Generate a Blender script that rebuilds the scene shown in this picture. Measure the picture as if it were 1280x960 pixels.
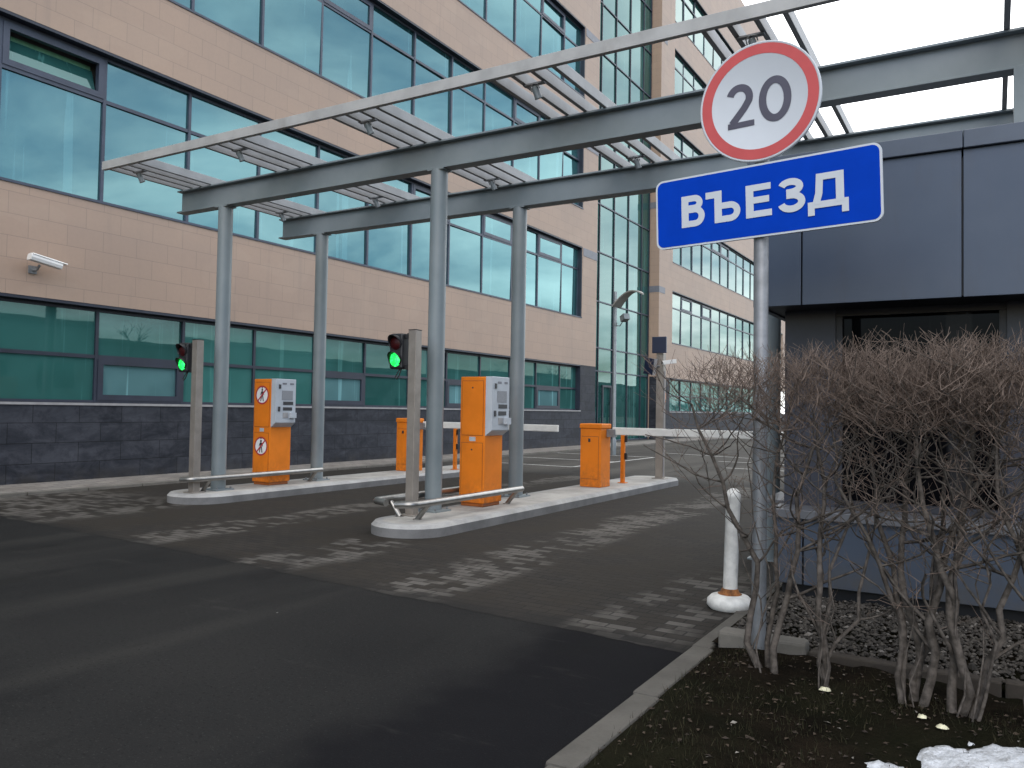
import bpy, bmesh, math, random
from mathutils import Vector, Matrix, noise as mnoise
random.seed(7)
R = math.radians
for o in list(bpy.data.objects): bpy.data.objects.remove(o)
scene = bpy.context.scene
col = scene.collection

# ------------------------------------------------------------------ camera, sky, sun, exposure
def make_camera():
    yaw, pitch, roll = R(31.0159), R(1.7560), R(0.9530)
    fwd = Vector((-math.sin(yaw)*math.cos(pitch), math.cos(yaw)*math.cos(pitch), math.sin(pitch)))
    right = Vector((math.cos(yaw), math.sin(yaw), 0)); up = right.cross(fwd)
    r2 = right*math.cos(roll) + up*math.sin(roll); u2 = r2.cross(fwd)
    cd = bpy.data.cameras.new('camera'); cam = bpy.data.objects.new('camera', cd); col.objects.link(cam)
    m = Matrix((r2, u2, -fwd)).transposed().to_4x4(); m.translation = (0, 0, 1.5)
    cam.matrix_world = m
    cd.sensor_fit = 'HORIZONTAL'; cd.sensor_width = 36.0; cd.lens = 1004.2/1280*36
    cd.clip_start = 0.05; cd.clip_end = 5000
    scene.camera = cam
make_camera()
SUN_AZ, SUN_EL = R(160), R(42)          # azimuth clockwise from +Y
def make_sky():
    w = bpy.data.worlds.new('World'); scene.world = w; w.use_nodes = True
    nt = w.node_tree; nt.nodes.clear(); L = nt.links.new
    def nd(t, **k):
        n = nt.nodes.new(t)
        for a, b in k.items(): setattr(n, a, b)
        return n
    out = nd('ShaderNodeOutputWorld'); bg = nd('ShaderNodeBackground'); bg.inputs[1].default_value = 0.15
    sky = nd('ShaderNodeTexSky', sky_type='NISHITA', sun_disc=False, sun_elevation=SUN_EL, sun_rotation=SUN_AZ,
             air_density=1.2, dust_density=1.5, ozone_density=3.0)
    tc = nd('ShaderNodeTexCoord'); sep = nd('ShaderNodeSeparateXYZ'); L(tc.outputs['Generated'], sep.inputs[0])
    def mth(op, a, b=None, clamp=False):
        n = nd('ShaderNodeMath', operation=op, use_clamp=clamp)
        for i, v in enumerate((a, b)):
            if v is None: continue
            if isinstance(v, (int, float)): n.inputs[i].default_value = v
            else: L(v, n.inputs[i])
        return n.outputs[0]
    zz = mth('ADD', mth('MAXIMUM', sep.outputs[2], 0.0), 0.22)
    cmb = nd('ShaderNodeCombineXYZ'); L(mth('DIVIDE', sep.outputs[0], zz), cmb.inputs[0]); L(mth('DIVIDE', sep.outputs[1], zz), cmb.inputs[1])
    nz = nd('ShaderNodeTexNoise'); nz.inputs['Scale'].default_value = 1.25; nz.inputs['Detail'].default_value = 7; nz.inputs['Roughness'].default_value = 0.55
    nz.inputs['Distortion'].default_value = 0.4
    L(cmb.outputs[0], nz.inputs['Vector'])
    # more cloud towards +Y, thinner towards +X
    cov = mth('ADD', nz.outputs[0], mth('MULTIPLY', sep.outputs[1], 0.20))
    cov = mth('SUBTRACT', cov, mth('MULTIPLY', mth('MAXIMUM', sep.outputs[0], 0.0), 0.12))
    cov = mth('ADD', cov, mth('MULTIPLY', mth('SUBTRACT', sep.outputs[2], 0.30), 0.50))
    mr = nd('ShaderNodeMapRange', interpolation_type='SMOOTHSTEP'); L(cov, mr.inputs[0])
    mr.inputs[1].default_value = 0.33; mr.inputs[2].default_value = 0.80; mr.inputs[3].default_value = 0.0; mr.inputs[4].default_value = 1.0
    # the cloud bank beyond the building is the brightest
    br = mth('ADD', 6.6, mth('MULTIPLY', mth('MAXIMUM', mth('ADD', sep.outputs[1], 0.0), 0.0), 9.0))
    cc = nd('ShaderNodeMix', data_type='RGBA', blend_type='MULTIPLY'); cc.inputs[0].default_value = 1
    cc.inputs[6].default_value = (0.97, 0.985, 1.0, 1)
    cb = nd('ShaderNodeCombineColor'); L(br, cb.inputs[0]); L(br, cb.inputs[1]); L(br, cb.inputs[2]); L(cb.outputs[0], cc.inputs[7])
    mx = nd('ShaderNodeMix', data_type='RGBA'); L(mr.outputs[0], mx.inputs[0]); L(sky.outputs[0], mx.inputs[6]); L(cc.outputs[2], mx.inputs[7])
    L(mx.outputs[2], bg.inputs[0]); L(bg.outputs[0], out.inputs[0])
make_sky()
def make_sun():
    sd = bpy.data.lights.new('sun', 'SUN'); sd.energy = 0.5; sd.angle = R(50); sd.color = (1.0, 0.95, 0.88)
    so = bpy.data.objects.new('sun', sd); col.objects.link(so)
    d = Vector((math.sin(SUN_AZ)*math.cos(SUN_EL), math.cos(SUN_AZ)*math.cos(SUN_EL), math.sin(SUN_EL)))
    so.rotation_euler = d.to_track_quat('Z', 'Y').to_euler(); so.location = d*60
make_sun()
scene.view_settings.view_transform = 'Standard'; scene.view_settings.look = 'None'
scene.view_settings.exposure = 0.80; scene.view_settings.gamma = 1.0; scene.view_settings.use_curve_mapping = False
scene.render.engine = 'CYCLES'

# ------------------------------------------------------------------ material helpers
class NT:
    def __init__(s, name):
        s.m = bpy.data.materials.new(name); s.m.use_nodes = True
        s.t = s.m.node_tree; s.b = s.t.nodes['Principled BSDF']
        s.tc = s.nd('ShaderNodeTexCoord'); geo = s.nd('ShaderNodeNewGeometry')
        s.pos = geo.outputs['Position']; s.obj = s.tc.outputs['Object']
    def nd(s, t, **k):
        n = s.t.nodes.new(t)
        for a, b in k.items(): setattr(n, a, b)
        return n
    def ln(s, a, b): s.t.links.new(a, b)
    def put(s, sock, v):
        if isinstance(v, (int, float)): sock.default_value = v
        elif isinstance(v, tuple): sock.default_value = v if len(v) == 4 or sock.type == 'VECTOR' else (*v, 1)
        else: s.ln(v, sock)
    def math(s, op, a, b=0.0, clamp=False):
        n = s.nd('ShaderNodeMath', operation=op, use_clamp=clamp); s.put(n.inputs[0], a); s.put(n.inputs[1], b); return n.outputs[0]
    def noise(s, scale, detail=4, rough=0.55, vec=None, dist=0.0):
        n = s.nd('ShaderNodeTexNoise'); n.inputs['Scale'].default_value = scale; n.inputs['Detail'].default_value = detail
        n.inputs['Roughness'].default_value = rough; n.inputs['Distortion'].default_value = dist
        s.ln(s.pos if vec is None else vec, n.inputs['Vector']); return n.outputs[0]
    def scl(s, v, vec=None):
        n = s.nd('ShaderNodeMapping'); n.inputs['Scale'].default_value = v; s.ln(s.pos if vec is None else vec, n.inputs[0]); return n.outputs[0]
    def rng(s, x, a, b, c=0.0, d=1.0):
        n = s.nd('ShaderNodeMapRange', interpolation_type='SMOOTHSTEP'); s.put(n.inputs[0], x)
        for i, v in enumerate((a, b, c, d)): n.inputs[i+1].default_value = v
        return n.outputs[0]
    def mix(s, f, a, b, mode='MIX'):
        n = s.nd('ShaderNodeMix', data_type='RGBA', blend_type=mode); s.put(n.inputs[0], f); s.put(n.inputs[6], a); s.put(n.inputs[7], b); return n.outputs[2]
    def bump(s, h, strength=0.3, dist=0.01):
        n = s.nd('ShaderNodeBump'); n.inputs['Strength'].default_value = strength; n.inputs['Distance'].default_value = dist
        s.put(n.inputs['Height'], h); s.ln(n.outputs[0], s.b.inputs['Normal'])
    def sep(s, v=None):
        n = s.nd('ShaderNodeSeparateXYZ'); s.ln(s.pos if v is None else v, n.inputs[0]); return n.outputs
    def comb(s, x, y, z=0.0):
        n = s.nd('ShaderNodeCombineXYZ'); s.put(n.inputs[0], x); s.put(n.inputs[1], y); s.put(n.inputs[2], z); return n.outputs[0]
    def brick(s, vec, w, h, mortar, c1, c2, cm, off=0.5, smooth=0.1):
        n = s.nd('ShaderNodeTexBrick'); n.offset = off; n.inputs['Scale'].default_value = 1
        n.inputs['Brick Width'].default_value = w; n.inputs['Row Height'].default_value = h; n.inputs['Mortar Size'].default_value = mortar
        n.inputs['Mortar Smooth'].default_value = smooth; n.inputs['Bias'].default_value = 0
        for i, c in ((1, c1), (2, c2), (3, cm)): s.put(n.inputs[i], c)
        s.ln(vec, n.inputs[0]); return n
    def base(s, c): s.put(s.b.inputs['Base Color'], c)
    def set(s, **k):
        for a, v in k.items(): s.put(s.b.inputs[a.replace('_', ' ')], v)
        return s
M = {}
def plain(key, c, rough=0.5, metal=0.0, var=0.15, scale=6.0, bump=0.0, spec=0.5, dirt=None):
    n = NT(key); f = n.noise(scale, 5, 0.6)
    dark = tuple(v*(1-var) for v in c); lite = tuple(min(1, v*(1+var)) for v in c)
    cc = n.mix(n.rng(f, 0.3, 0.7), dark, lite)
    if dirt:
        g = n.noise(2.3, 6, 0.7, n.scl((1, 1, 0.35)))
        cc = n.mix(n.rng(g, 0.55, 0.8, 0, 0.6), cc, dirt)
    n.base(cc); n.set(Roughness=rough, Metallic=metal, Specular_IOR_Level=spec)
    if bump: n.bump(n.noise(scale*6, 4), bump, 0.004)
    M[key] = n.m; return n.m

def mat_cladding():
    n = NT('tan_stone_cladding'); x, y, z = n.sep()[0:3]
    v = n.comb(n.math('ADD', y, x), n.math('SUBTRACT', z, 0.14))
    b = n.brick(v, 0.70, 0.385, 0.005, (0.41, 0.284, 0.208), (0.388, 0.271, 0.202), (0.275, 0.20, 0.155), 0.5)
    f = n.noise(0.35, 5); f2 = n.noise(14, 4, 0.7)
    c = n.mix(n.rng(f, 0.3, 0.7), b.outputs[0], n.mix(1, b.outputs[0], (0.90, 0.92, 0.94), 'MULTIPLY'))
    c = n.mix(n.rng(f2, 0.35, 0.75, 0, 0.12), c, (0.25, 0.18, 0.15))
    st = n.noise(1.2, 5, 0.6, n.scl((2.5, 2.5, 0.18)))
    c = n.mix(n.rng(st, 0.54, 0.78, 0, 0.34), c, (0.20, 0.16, 0.14))
    od = n.noise(0.9, 2, 0.5, n.scl((1, 0.7, 1.2))); c = n.mix(n.rng(od, 0.58, 0.62, 0, 0.10), c, (0.48, 0.36, 0.27))
    n.base(c); n.set(Roughness=0.55); n.bump(n.math('SUBTRACT', 1.0, b.outputs[1]), 0.35, 0.006); M['tan'] = n.m
mat_cladding()
def mat_granite():
    n = NT('blue_grey_granite'); x, y, z = n.sep()[0:3]
    v = n.comb(n.math('ADD', y, x), n.math('SUBTRACT', z, 0.01))
    b = n.brick(v, 0.85, 0.365, 0.007, (0.010, 0.012, 0.018), (0.030, 0.033, 0.042), (0.007, 0.008, 0.01), 0.5)
    f = n.noise(1.5, 7, 0.72, n.scl((1, 0.8, 2.2)), 0.6); f2 = n.noise(5, 6, 0.7)
    c = n.mix(n.rng(f, 0.35, 0.72, 0, 0.85), b.outputs[0], (0.062, 0.065, 0.078))
    c = n.mix(n.rng(f2, 0.45, 0.72, 0, 0.6), c, (0.006, 0.008, 0.014))
    c = n.mix(n.math('MULTIPLY', b.outputs[1], 0.7), c, (0.004, 0.0045, 0.006))
    c = n.mix(n.math('MULTIPLY', n.rng(z, 0.35, 0.0), n.rng(n.noise(3, 5), 0.35, 0.65, 0, 0.5)), c, (0.045, 0.04, 0.034))
    n.base(c); n.set(Roughness=n.rng(f, 0.3, 0.7, 0.5, 0.7), Specular_IOR_Level=0.25); M['granite'] = n.m
mat_granite()
def mat_glass(key, body, tint, refl, fk=0.8, rough=0.012):
    n = NT(key); n.t.nodes.remove(n.b)
    out = n.t.nodes['Material Output']
    d = n.nd('ShaderNodeBsdfDiffuse'); g = n.nd('ShaderNodeBsdfGlossy')
    nz = n.noise(0.5, 3)
    bc = n.mix(n.rng(nz, 0.3, 0.7), tuple(0.8*v for v in body), tuple(1.2*v for v in body))
    oi = n.nd('ShaderNodeObjectInfo').outputs['Random']
    bc = n.mix(n.rng(oi, 0.55, 0.95, 0, 0.35), bc, tuple(min(1, 2.1*v+0.015) for v in body)); bc = n.mix(n.rng(oi, 0.35, 0.0, 0, 0.45), bc, tuple(0.45*v for v in body))
    cur = n.noise(1.0, 3, 0.6, n.scl((3.2, 3.2, 0.10)))          # curtain edges behind the panes
    bc = n.mix(n.rng(cur, 0.60, 0.66, 0, 0.55), bc, tuple(min(1, 2.2*v+0.03) for v in body))
    n.put(d.inputs[0], bc)
    n.put(g.inputs[0], tint); g.inputs['Roughness'].default_value = rough
    bp = n.nd('ShaderNodeBump'); bp.inputs['Strength'].default_value = 0.022; bp.inputs['Distance'].default_value = 0.05
    n.ln(n.noise(0.9, 2), bp.inputs['Height']); n.ln(bp.outputs[0], g.inputs['Normal'])
    fr = n.nd('ShaderNodeFresnel'); fr.inputs[0].default_value = 1.5
    f = n.math('ADD', refl, n.math('MULTIPLY', fr.outputs[0], fk), True)
    mx = n.nd('ShaderNodeMixShader'); n.ln(f, mx.inputs[0]); n.ln(d.outputs[0], mx.inputs[1]); n.ln(g.outputs[0], mx.inputs[2])
    n.ln(mx.outputs[0], out.inputs[0]); M[key] = n.m
mat_glass('teal_glass', (0.018, 0.070, 0.078), (0.50, 0.84, 0.86), 0.215, 0.40)
mat_glass('far_glass', (0.018, 0.075, 0.068), (0.76, 0.88, 0.84), 0.13, 0.75)
mat_glass('green_glass', (0.028, 0.105, 0.095), (0.60, 0.85, 0.86), 0.06)
mat_glass('film_glass', (0.10, 0.21, 0.22), (0.7, 0.9, 0.92), 0.05)
mat_glass('curtain_glass', (0.020, 0.080, 0.072), (0.64, 0.85, 0.83), 0.10, 0.7)
mat_glass('black_glass', (0.004, 0.004, 0.005), (0.6, 0.65, 0.75), 0.0, 0.15)
def mat_asphalt():
    n = NT('asphalt'); x, y, z = n.sep()[0:3]
    f = n.noise(0.55, 6, 0.6); g = n.noise(90, 3, 0.8); h = n.noise(320, 2, 0.8)
    c = n.mix(n.rng(f, 0.3, 0.7), (0.0125, 0.0124, 0.0125), (0.0205, 0.0200, 0.0192))
    # wheel tracks: dirt swept into long lighter bands that run with the lanes
    tr = n.noise(0.8, 4, 0.5, n.scl((1.3, 0.12, 1)))
    c = n.mix(n.rng(tr, 0.5, 0.75, 0, 0.5), c, (0.040, 0.038, 0.034))
    # newer, blacker patch beside the kerb
    e = n.math('ADD', x, n.math('MULTIPLY', n.math('SUBTRACT', n.noise(1.1, 3), 0.5), 1.2))
    pm = n.math('MULTIPLY', n.rng(e, -2.85, -2.35), n.rng(y, 5.3, 5.1))
    c = n.mix(n.math('MULTIPLY', pm, 0.9), c, (0.0045, 0.0045, 0.006))
    # beyond the entrance the lot is older and paler
    old = n.rng(y, 15.0, 19.0)
    c = n.mix(n.math('MULTIPLY', old, 0.7), c, n.mix(n.rng(tr, 0.3, 0.7), (0.075, 0.070, 0.064), (0.12, 0.112, 0.10)))
    c = n.mix(n.rng(g, 0.56, 0.74, 0, 0.5), c, n.mix(pm, (0.052, 0.051, 0.048), (0.018, 0.018, 0.019)))
    c = n.mix(n.rng(n.noise(38, 2, 0.8), 0.56, 0.70, 0, 0.7), c, (0.007, 0.007, 0.007))
    c = n.mix(n.rng(n.noise(55, 2, 0.8, n.scl((1, 1, 1), n.obj)), 0.60, 0.72, 0, 0.6), c, n.mix(pm, (0.050, 0.048, 0.045), (0.02, 0.02, 0.02)))
    sp = n.nd('ShaderNodeTexVoronoi'); sp.inputs['Scale'].default_value = 2.1; n.ln(n.pos, sp.inputs['Vector'])
    c = n.mix(n.rng(sp.outputs['Distance'], 0.020, 0.012), c, (0.22, 0.215, 0.20))
    sc = n.noise(1.5, 5, 0.7, n.scl((0.5, 2.2, 1)))
    c = n.mix(n.rng(sc, 0.60, 0.76, 0, 0.45), c, (0.048, 0.046, 0.042))
    oil = n.noise(0.7, 5, 0.65, n.scl((1.4, 0.5, 1), n.obj)); c = n.mix(n.rng(oil, 0.58, 0.70, 0, 0.5), c, (0.007, 0.007, 0.007))
    c = n.mix(n.rng(h, 0.3, 0.5, 0.35, 0), c, (0.012, 0.012, 0.013))
    n.base(c); n.set(Roughness=n.rng(f, 0.3, 0.7, 0.78, 0.92), Specular_IOR_Level=0.08); n.bump(g, 0.35, 0.004); M['asphalt'] = n.m
mat_asphalt()
def mat_pavers():
    n = NT('paving_blocks'); x, y, z = n.sep()[0:3]
    v = n.comb(n.math('ADD', x, n.math('MULTIPLY', n.noise(1.0, 2), 0.02)), y)
    b = n.brick(v, 0.21, 0.105, 0.008, (0.150, 0.138, 0.124), (0.075, 0.069, 0.062), (0.04, 0.037, 0.034), 0.5)
    bd = n.brick(v, 0.21, 0.105, 0.006, (0.034, 0.030, 0.026), (0.024, 0.022, 0.0205), (0.0145, 0.0138, 0.013), 0.5)
    per = n.brick(v, 0.21, 0.105, 0.0, (0, 0, 0), (1, 1, 1), (0.5, 0.5, 0.5), 0.5)      # one value per block
    wob = n.math('MULTIPLY', n.math('SUBTRACT', n.noise(0.7, 3), 0.5), 0.7)
    xx = n.math('ADD', x, wob)
    def band(c, w): return n.rng(n.math('ABSOLUTE', n.math('SUBTRACT', xx, c)), w, w*0.35)
    m = n.math('ADD', band(-8.0, 0.50), band(-4.1, 0.55))
    m = n.math('ADD', m, n.math('MULTIPLY', band(-5.85, 0.55), n.rng(y, 7.4, 6.8)))
    m = n.math('ADD', m, n.math('MULTIPLY', band(-2.1, 0.55), n.rng(y, 8.6, 6.2)))
    m = n.math('ADD', m, n.math('MULTIPLY', n.rng(x, -9.7, -10.5), n.rng(y, 9.0, 7.0)))
    nz = n.noise(1.6, 5, 0.65, n.scl((1.0, 0.45, 1)))
    sel = n.math('ADD', n.math('MULTIPLY', nz, 1.1), n.math('MULTIPLY', n.nd('ShaderNodeRGBToBW').outputs[0], 0.0))
    bw = n.nd('ShaderNodeRGBToBW'); n.ln(per.outputs[0], bw.inputs[0])
    sel = n.math('ADD', n.math('MULTIPLY', nz, 1.0), n.math('MULTIPLY', n.math('SUBTRACT', bw.outputs[0], 0.5), 0.42))
    mm = n.math('MULTIPLY', n.rng(m, 0.0, 0.9), n.rng(sel, 0.39, 0.64), True)
    dirt = n.noise(0.9, 6, 0.65)
    dk = n.mix(n.rng(dirt, 0.35, 0.7), bd.outputs[0], (0.028, 0.024, 0.0195))
    edge = n.rng(n.math('ADD', n.math('ADD', y, n.math('MULTIPLY', x, 0.065)), n.math('MULTIPLY', n.math('SUBTRACT', n.noise(2.2, 5, 0.7), 0.5), 0.9)), 4.75, 5.15)
    mm = n.math('MULTIPLY', mm, n.rng(edge, 0.0, 1.0, 0.25, 1.0))
    dk = n.mix(edge, (0.0185, 0.0175, 0.0165), dk)
    c = n.mix(mm, dk, b.outputs[0])
    c = n.mix(n.rng(n.noise(40, 4, 0.7), 0.5, 0.8, 0, 0.3), c, (0.05, 0.045, 0.04))
    n.base(c); n.set(Roughness=0.85, Specular_IOR_Level=0.1)
    n.bump(n.math('ADD', n.math('MULTIPLY', b.outputs[1], -0.6), n.math('MULTIPLY', n.noise(60, 3), 0.4)), 0.5, 0.006); M['pavers'] = n.m
mat_pavers()
def mat_sidewalk():
    n = NT('pavement_slabs'); x, y, z = n.sep()[0:3]
    b = n.brick(n.comb(y, x), 0.4, 0.2, 0.012, (0.24, 0.215, 0.19), (0.18, 0.165, 0.15), (0.06, 0.055, 0.05), 0.5)
    c = n.mix(n.rng(n.noise(1.1, 6, 0.7), 0.4, 0.7, 0, 0.75), b.outputs[0], (0.085, 0.075, 0.062))
    n.base(c); n.set(Roughness=0.85); n.bump(b.outputs[1], -0.4, 0.006); M['sidewalk'] = n.m
mat_sidewalk()
def mat_soil():
    n = NT('soil_and_moss'); f = n.noise(2.2, 7, 0.68); g = n.noise(24, 5, 0.75); k = n.noise(0.9, 4)
    c = n.mix(n.rng(f, 0.35, 0.65), (0.006, 0.005, 0.0035), (0.016, 0.012, 0.008))
    c = n.mix(n.rng(k, 0.42, 0.62, 0, 0.7), c, (0.011, 0.012, 0.006))
    c = n.mix(n.rng(g, 0.55, 0.8, 0, 0.5), c, (0.035, 0.028, 0.02))
    n.base(c); n.set(Roughness=1.0, Specular_IOR_Level=0.03); n.bump(g, 0.9, 0.025); M['soil'] = n.m
mat_soil()
def mat_far_ground():
    n = NT('far_ground'); f = n.noise(0.08, 6, 0.6)
    n.base(n.mix(n.rng(f, 0.35, 0.65), (0.05, 0.048, 0.04), (0.085, 0.08, 0.07))); n.set(Roughness=0.95); M['far_ground'] = n.m
mat_far_ground()
def mat_concrete(key, c, edge=None):
    n = NT(key); f = n.noise(1.8, 6, 0.65); g = n.noise(45, 4, 0.7); x, y, z = n.sep()[0:3]
    cc = n.mix(n.rng(f, 0.3, 0.7), tuple(v*0.72 for v in c), tuple(v*1.12 for v in c))
    cc = n.mix(n.rng(g, 0.5, 0.75, 0, 0.3), cc, tuple(v*0.5 for v in c))
    n.base(cc); n.set(Roughness=0.85, Specular_IOR_Level=0.3); n.bump(g, 0.3, 0.004); M[key] = n.m
mat_concrete('concrete', (0.36, 0.345, 0.32)); mat_concrete('kerb_concrete', (0.098, 0.090, 0.078)); mat_concrete('island_side', (0.17, 0.168, 0.168))
mat_concrete('dark_board', (0.055, 0.045, 0.036)); mat_concrete('pale_kerb', (0.155, 0.143, 0.125))
def mat_steel_paint():
    n = NT('grey_painted_steel'); f = n.noise(1.6, 5, 0.6); g = n.noise(7, 6, 0.75, n.scl((1, 1, 0.25)))
    c = n.mix(n.rng(f, 0.3, 0.7), (0.160, 0.190, 0.203), (0.195, 0.225, 0.236))
    c = n.mix(n.rng(g, 0.62, 0.82, 0, 0.35), c, (0.12, 0.105, 0.09))
    n.base(c); n.set(Roughness=0.42, Metallic=0.0); n.bump(n.noise(50, 3), 0.05, 0.002); M['steel_paint'] = n.m
mat_steel_paint()
plain('rail_paint', (0.36, 0.355, 0.345), 0.5, 0, 0.12, 3, dirt=(0.22, 0.20, 0.18))
plain('slat_paint', (0.27, 0.27, 0.27), 0.5, 0, 0.12, 3, dirt=(0.2, 0.18, 0.16))
plain('orange_paint', (0.70, 0.190, 0.016), 0.5, 0, 0.07, 3, dirt=(0.45, 0.13, 0.015), spec=0.15)
def splash(key):
    m = M[key]; t = m.node_tree; b = t.nodes['Principled BSDF']; src = b.inputs['Base Color'].links[0].from_socket
    g = t.nodes.new('ShaderNodeNewGeometry'); sp = t.nodes.new('ShaderNodeSeparateXYZ'); t.links.new(g.outputs['Position'], sp.inputs[0])
    mr = t.nodes.new('ShaderNodeMapRange'); t.links.new(sp.outputs[2], mr.inputs[0]); mr.inputs[1].default_value = 0.62; mr.inputs[2].default_value = 0.15
    nz = t.nodes.new('ShaderNodeTexNoise'); nz.inputs['Scale'].default_value = 14; nz.inputs['Detail'].default_value = 6; nz.inputs['Roughness'].default_value = 0.7; t.links.new(g.outputs['Position'], nz.inputs['Vector'])
    m2 = t.nodes.new('ShaderNodeMapRange'); t.links.new(nz.outputs[0], m2.inputs[0]); m2.inputs[1].default_value = 0.38; m2.inputs[2].default_value = 0.68; m2.inputs[4].default_value = 0.65
    mu = t.nodes.new('ShaderNodeMath'); mu.operation = 'MULTIPLY'; t.links.new(mr.outputs[0], mu.inputs[0]); t.links.new(m2.outputs[0], mu.inputs[1])
    mx = t.nodes.new('ShaderNodeMix'); mx.data_type = 'RGBA'; t.links.new(mu.outputs[0], mx.inputs[0]); t.links.new(src, mx.inputs[6]); mx.inputs[7].default_value = (0.16, 0.075, 0.035, 1)
    t.links.new(mx.outputs[2], b.inputs['Base Color'])
splash('orange_paint')
plain('orange_dark', (0.30, 0.085, 0.015), 0.5)
plain('terminal_grey', (0.42, 0.45, 0.49), 0.4, 0, 0.05)
plain('terminal_dark', (0.03, 0.03, 0.035), 0.35, 0, 0.05)
plain('speaker_grey', (0.22, 0.23, 0.25), 0.5, 0, 0.25, 160)
plain('stainless', (0.30, 0.29, 0.275), 0.36, 0.9, 0.12, 8)
plain('post_steel', (0.28, 0.25, 0.222), 0.45, 0.55, 0.12, 5, dirt=(0.2, 0.17, 0.15))
plain('galvanised', (0.20, 0.207, 0.217), 0.5, 0.35, 0.15, 12, dirt=(0.22, 0.20, 0.18))
plain('navy_frame', (0.018, 0.022, 0.038), 0.45, 0, 0.15, 3)
plain('bluegrey_frame', (0.045, 0.055, 0.085), 0.45, 0, 0.15, 3)
plain('pale_trim', (0.30, 0.29, 0.29), 0.5, 0, 0.1)
plain('band_grey', (0.16, 0.165, 0.19), 0.5, 0, 0.1)
plain('black_plastic', (0.012, 0.012, 0.014), 0.45, 0, 0.1)
plain('white_paint', (0.62, 0.605, 0.57), 0.55, 0, 0.14, 14, dirt=(0.27, 0.21, 0.15))
plain('boom_white', (0.66, 0.65, 0.62), 0.45, 0, 0.06, 5, dirt=(0.45, 0.42, 0.38))
plain('rust', (0.22, 0.085, 0.025), 0.9, 0, 0.5, 30)
plain('camera_white', (0.70, 0.69, 0.67), 0.4, 0, 0.05, dirt=(0.5, 0.46, 0.42))
plain('panel_navy', (0.008, 0.014, 0.045), 0.3, 0, 0.1)
plain('sign_white', (0.52, 0.545, 0.58), 0.5, 0, 0.02, spec=0.2)
plain('sign_red', (0.50, 0.085, 0.085), 0.5, 0, 0.05, spec=0.2)
plain('sign_blue', (0.001, 0.042, 0.40), 0.6, 0, 0.05, spec=0.04)
plain('sign_digit', (0.055, 0.05, 0.075), 0.5, 0, 0.1)
plain('sign_back', (0.3, 0.3, 0.31), 0.45, 0.5, 0.1)
plain('sticker_white', (0.75, 0.75, 0.75), 0.5, 0, 0.03)
plain('sticker_red', (0.38, 0.025, 0.04), 0.5, 0, 0.05)
plain('sticker_black', (0.015, 0.015, 0.02), 0.5, 0, 0.05)
plain('lens_red', (0.035, 0.003, 0.004), 0.4, 0, 0.1, spec=0.2)
plain('line_paint', (0.42, 0.41, 0.39), 0.75, 0, 0.3, 9, dirt=(0.12, 0.115, 0.105))
plain('notice_orange', (0.7, 0.2, 0.05), 0.5)
plain('cream_scrap', (0.62, 0.58, 0.40), 0.7, 0, 0.2, 40)
plain('lamp_paint', (0.17, 0.19, 0.20), 0.4, 0.2, 0.1)
plain('blade_paint', (0.30, 0.29, 0.27), 0.45, 0.2, 0.1)
plain('screen_blue', (0.03, 0.05, 0.09), 0.3)
plain('tree_bark', (0.035, 0.032, 0.028), 0.9, 0, 0.3)
plain('far_plaster', (0.10, 0.13, 0.13), 0.8, 0, 0.2, 0.3)
plain('roof_felt', (0.08, 0.08, 0.08), 0.9)
def mat_booth():
    n = NT('booth_metal_cladding'); f = n.noise(0.9, 5, 0.6); g = n.noise(9, 5, 0.7, n.scl((1, 1, 0.2)))
    c = n.mix(n.rng(f, 0.3, 0.7), (0.048, 0.065, 0.098), (0.064, 0.081, 0.114))
    c = n.mix(n.rng(g, 0.5, 0.8, 0, 0.35), c, (0.055, 0.055, 0.06))
    z = n.sep()[2]; mud = n.math('MULTIPLY', n.rng(z, 0.50, 0.14), n.rng(n.noise(5, 6, 0.7), 0.3, 0.7)); c = n.mix(n.math('MULTIPLY', mud, 0.6), c, (0.085, 0.075, 0.062))
    n.bump(n.noise(1.6, 2), 0.12, 0.03)
    n.base(c); n.set(Roughness=0.42, Metallic=0.2, Specular_IOR_Level=0.35); M['booth'] = n.m
mat_booth()
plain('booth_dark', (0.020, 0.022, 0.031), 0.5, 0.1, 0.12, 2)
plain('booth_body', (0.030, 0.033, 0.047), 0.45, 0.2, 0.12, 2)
plain('booth_coping', (0.055, 0.068, 0.092), 0.4, 0.3, 0.1, 2)
plain('booth_ledge', (0.12, 0.123, 0.135), 0.5, 0.2, 0.1, 3)
plain('plinth_black', (0.012, 0.012, 0.014), 0.8)
plain('lit_vent_green', (0.16, 0.42, 0.28), 0.6)
plain('interior', (0.02, 0.018, 0.016), 0.9)
def mat_twig(key, a, b):
    n = NT(key); f = n.noise(25, 4); n.base(n.mix(n.rng(f, 0.3, 0.7), a, b)); n.set(Roughness=0.85, Specular_IOR_Level=0.2); M[key] = n.m
mat_twig('stem_bark', (0.045, 0.038, 0.032), (0.120, 0.102, 0.088)); mat_twig('twig_bark', (0.098, 0.072, 0.058), (0.175, 0.132, 0.108))
def mat_gravel():
    n = NT('gravel_stones'); oi = n.nd('ShaderNodeNewGeometry'); f = oi.outputs['Random Per Island']
    c = n.mix(n.rng(f, 0.0, 1.0), (0.030, 0.025, 0.020), (0.072, 0.061, 0.050))
    c = n.mix(n.rng(f, 0.93, 0.96), c, (0.17, 0.15, 0.13))
    n.base(c); n.set(Roughness=0.9); M['gravel'] = n.m
mat_gravel()
def mat_grass():
    n = NT('grass_blades'); f = n.nd('ShaderNodeNewGeometry').outputs['Random Per Island']
    c = n.mix(f, (0.010, 0.012, 0.005), (0.034, 0.029, 0.015)); n.base(c); n.set(Roughness=0.9, Specular_IOR_Level=0.15); M['grass'] = n.m
mat_grass()
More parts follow.
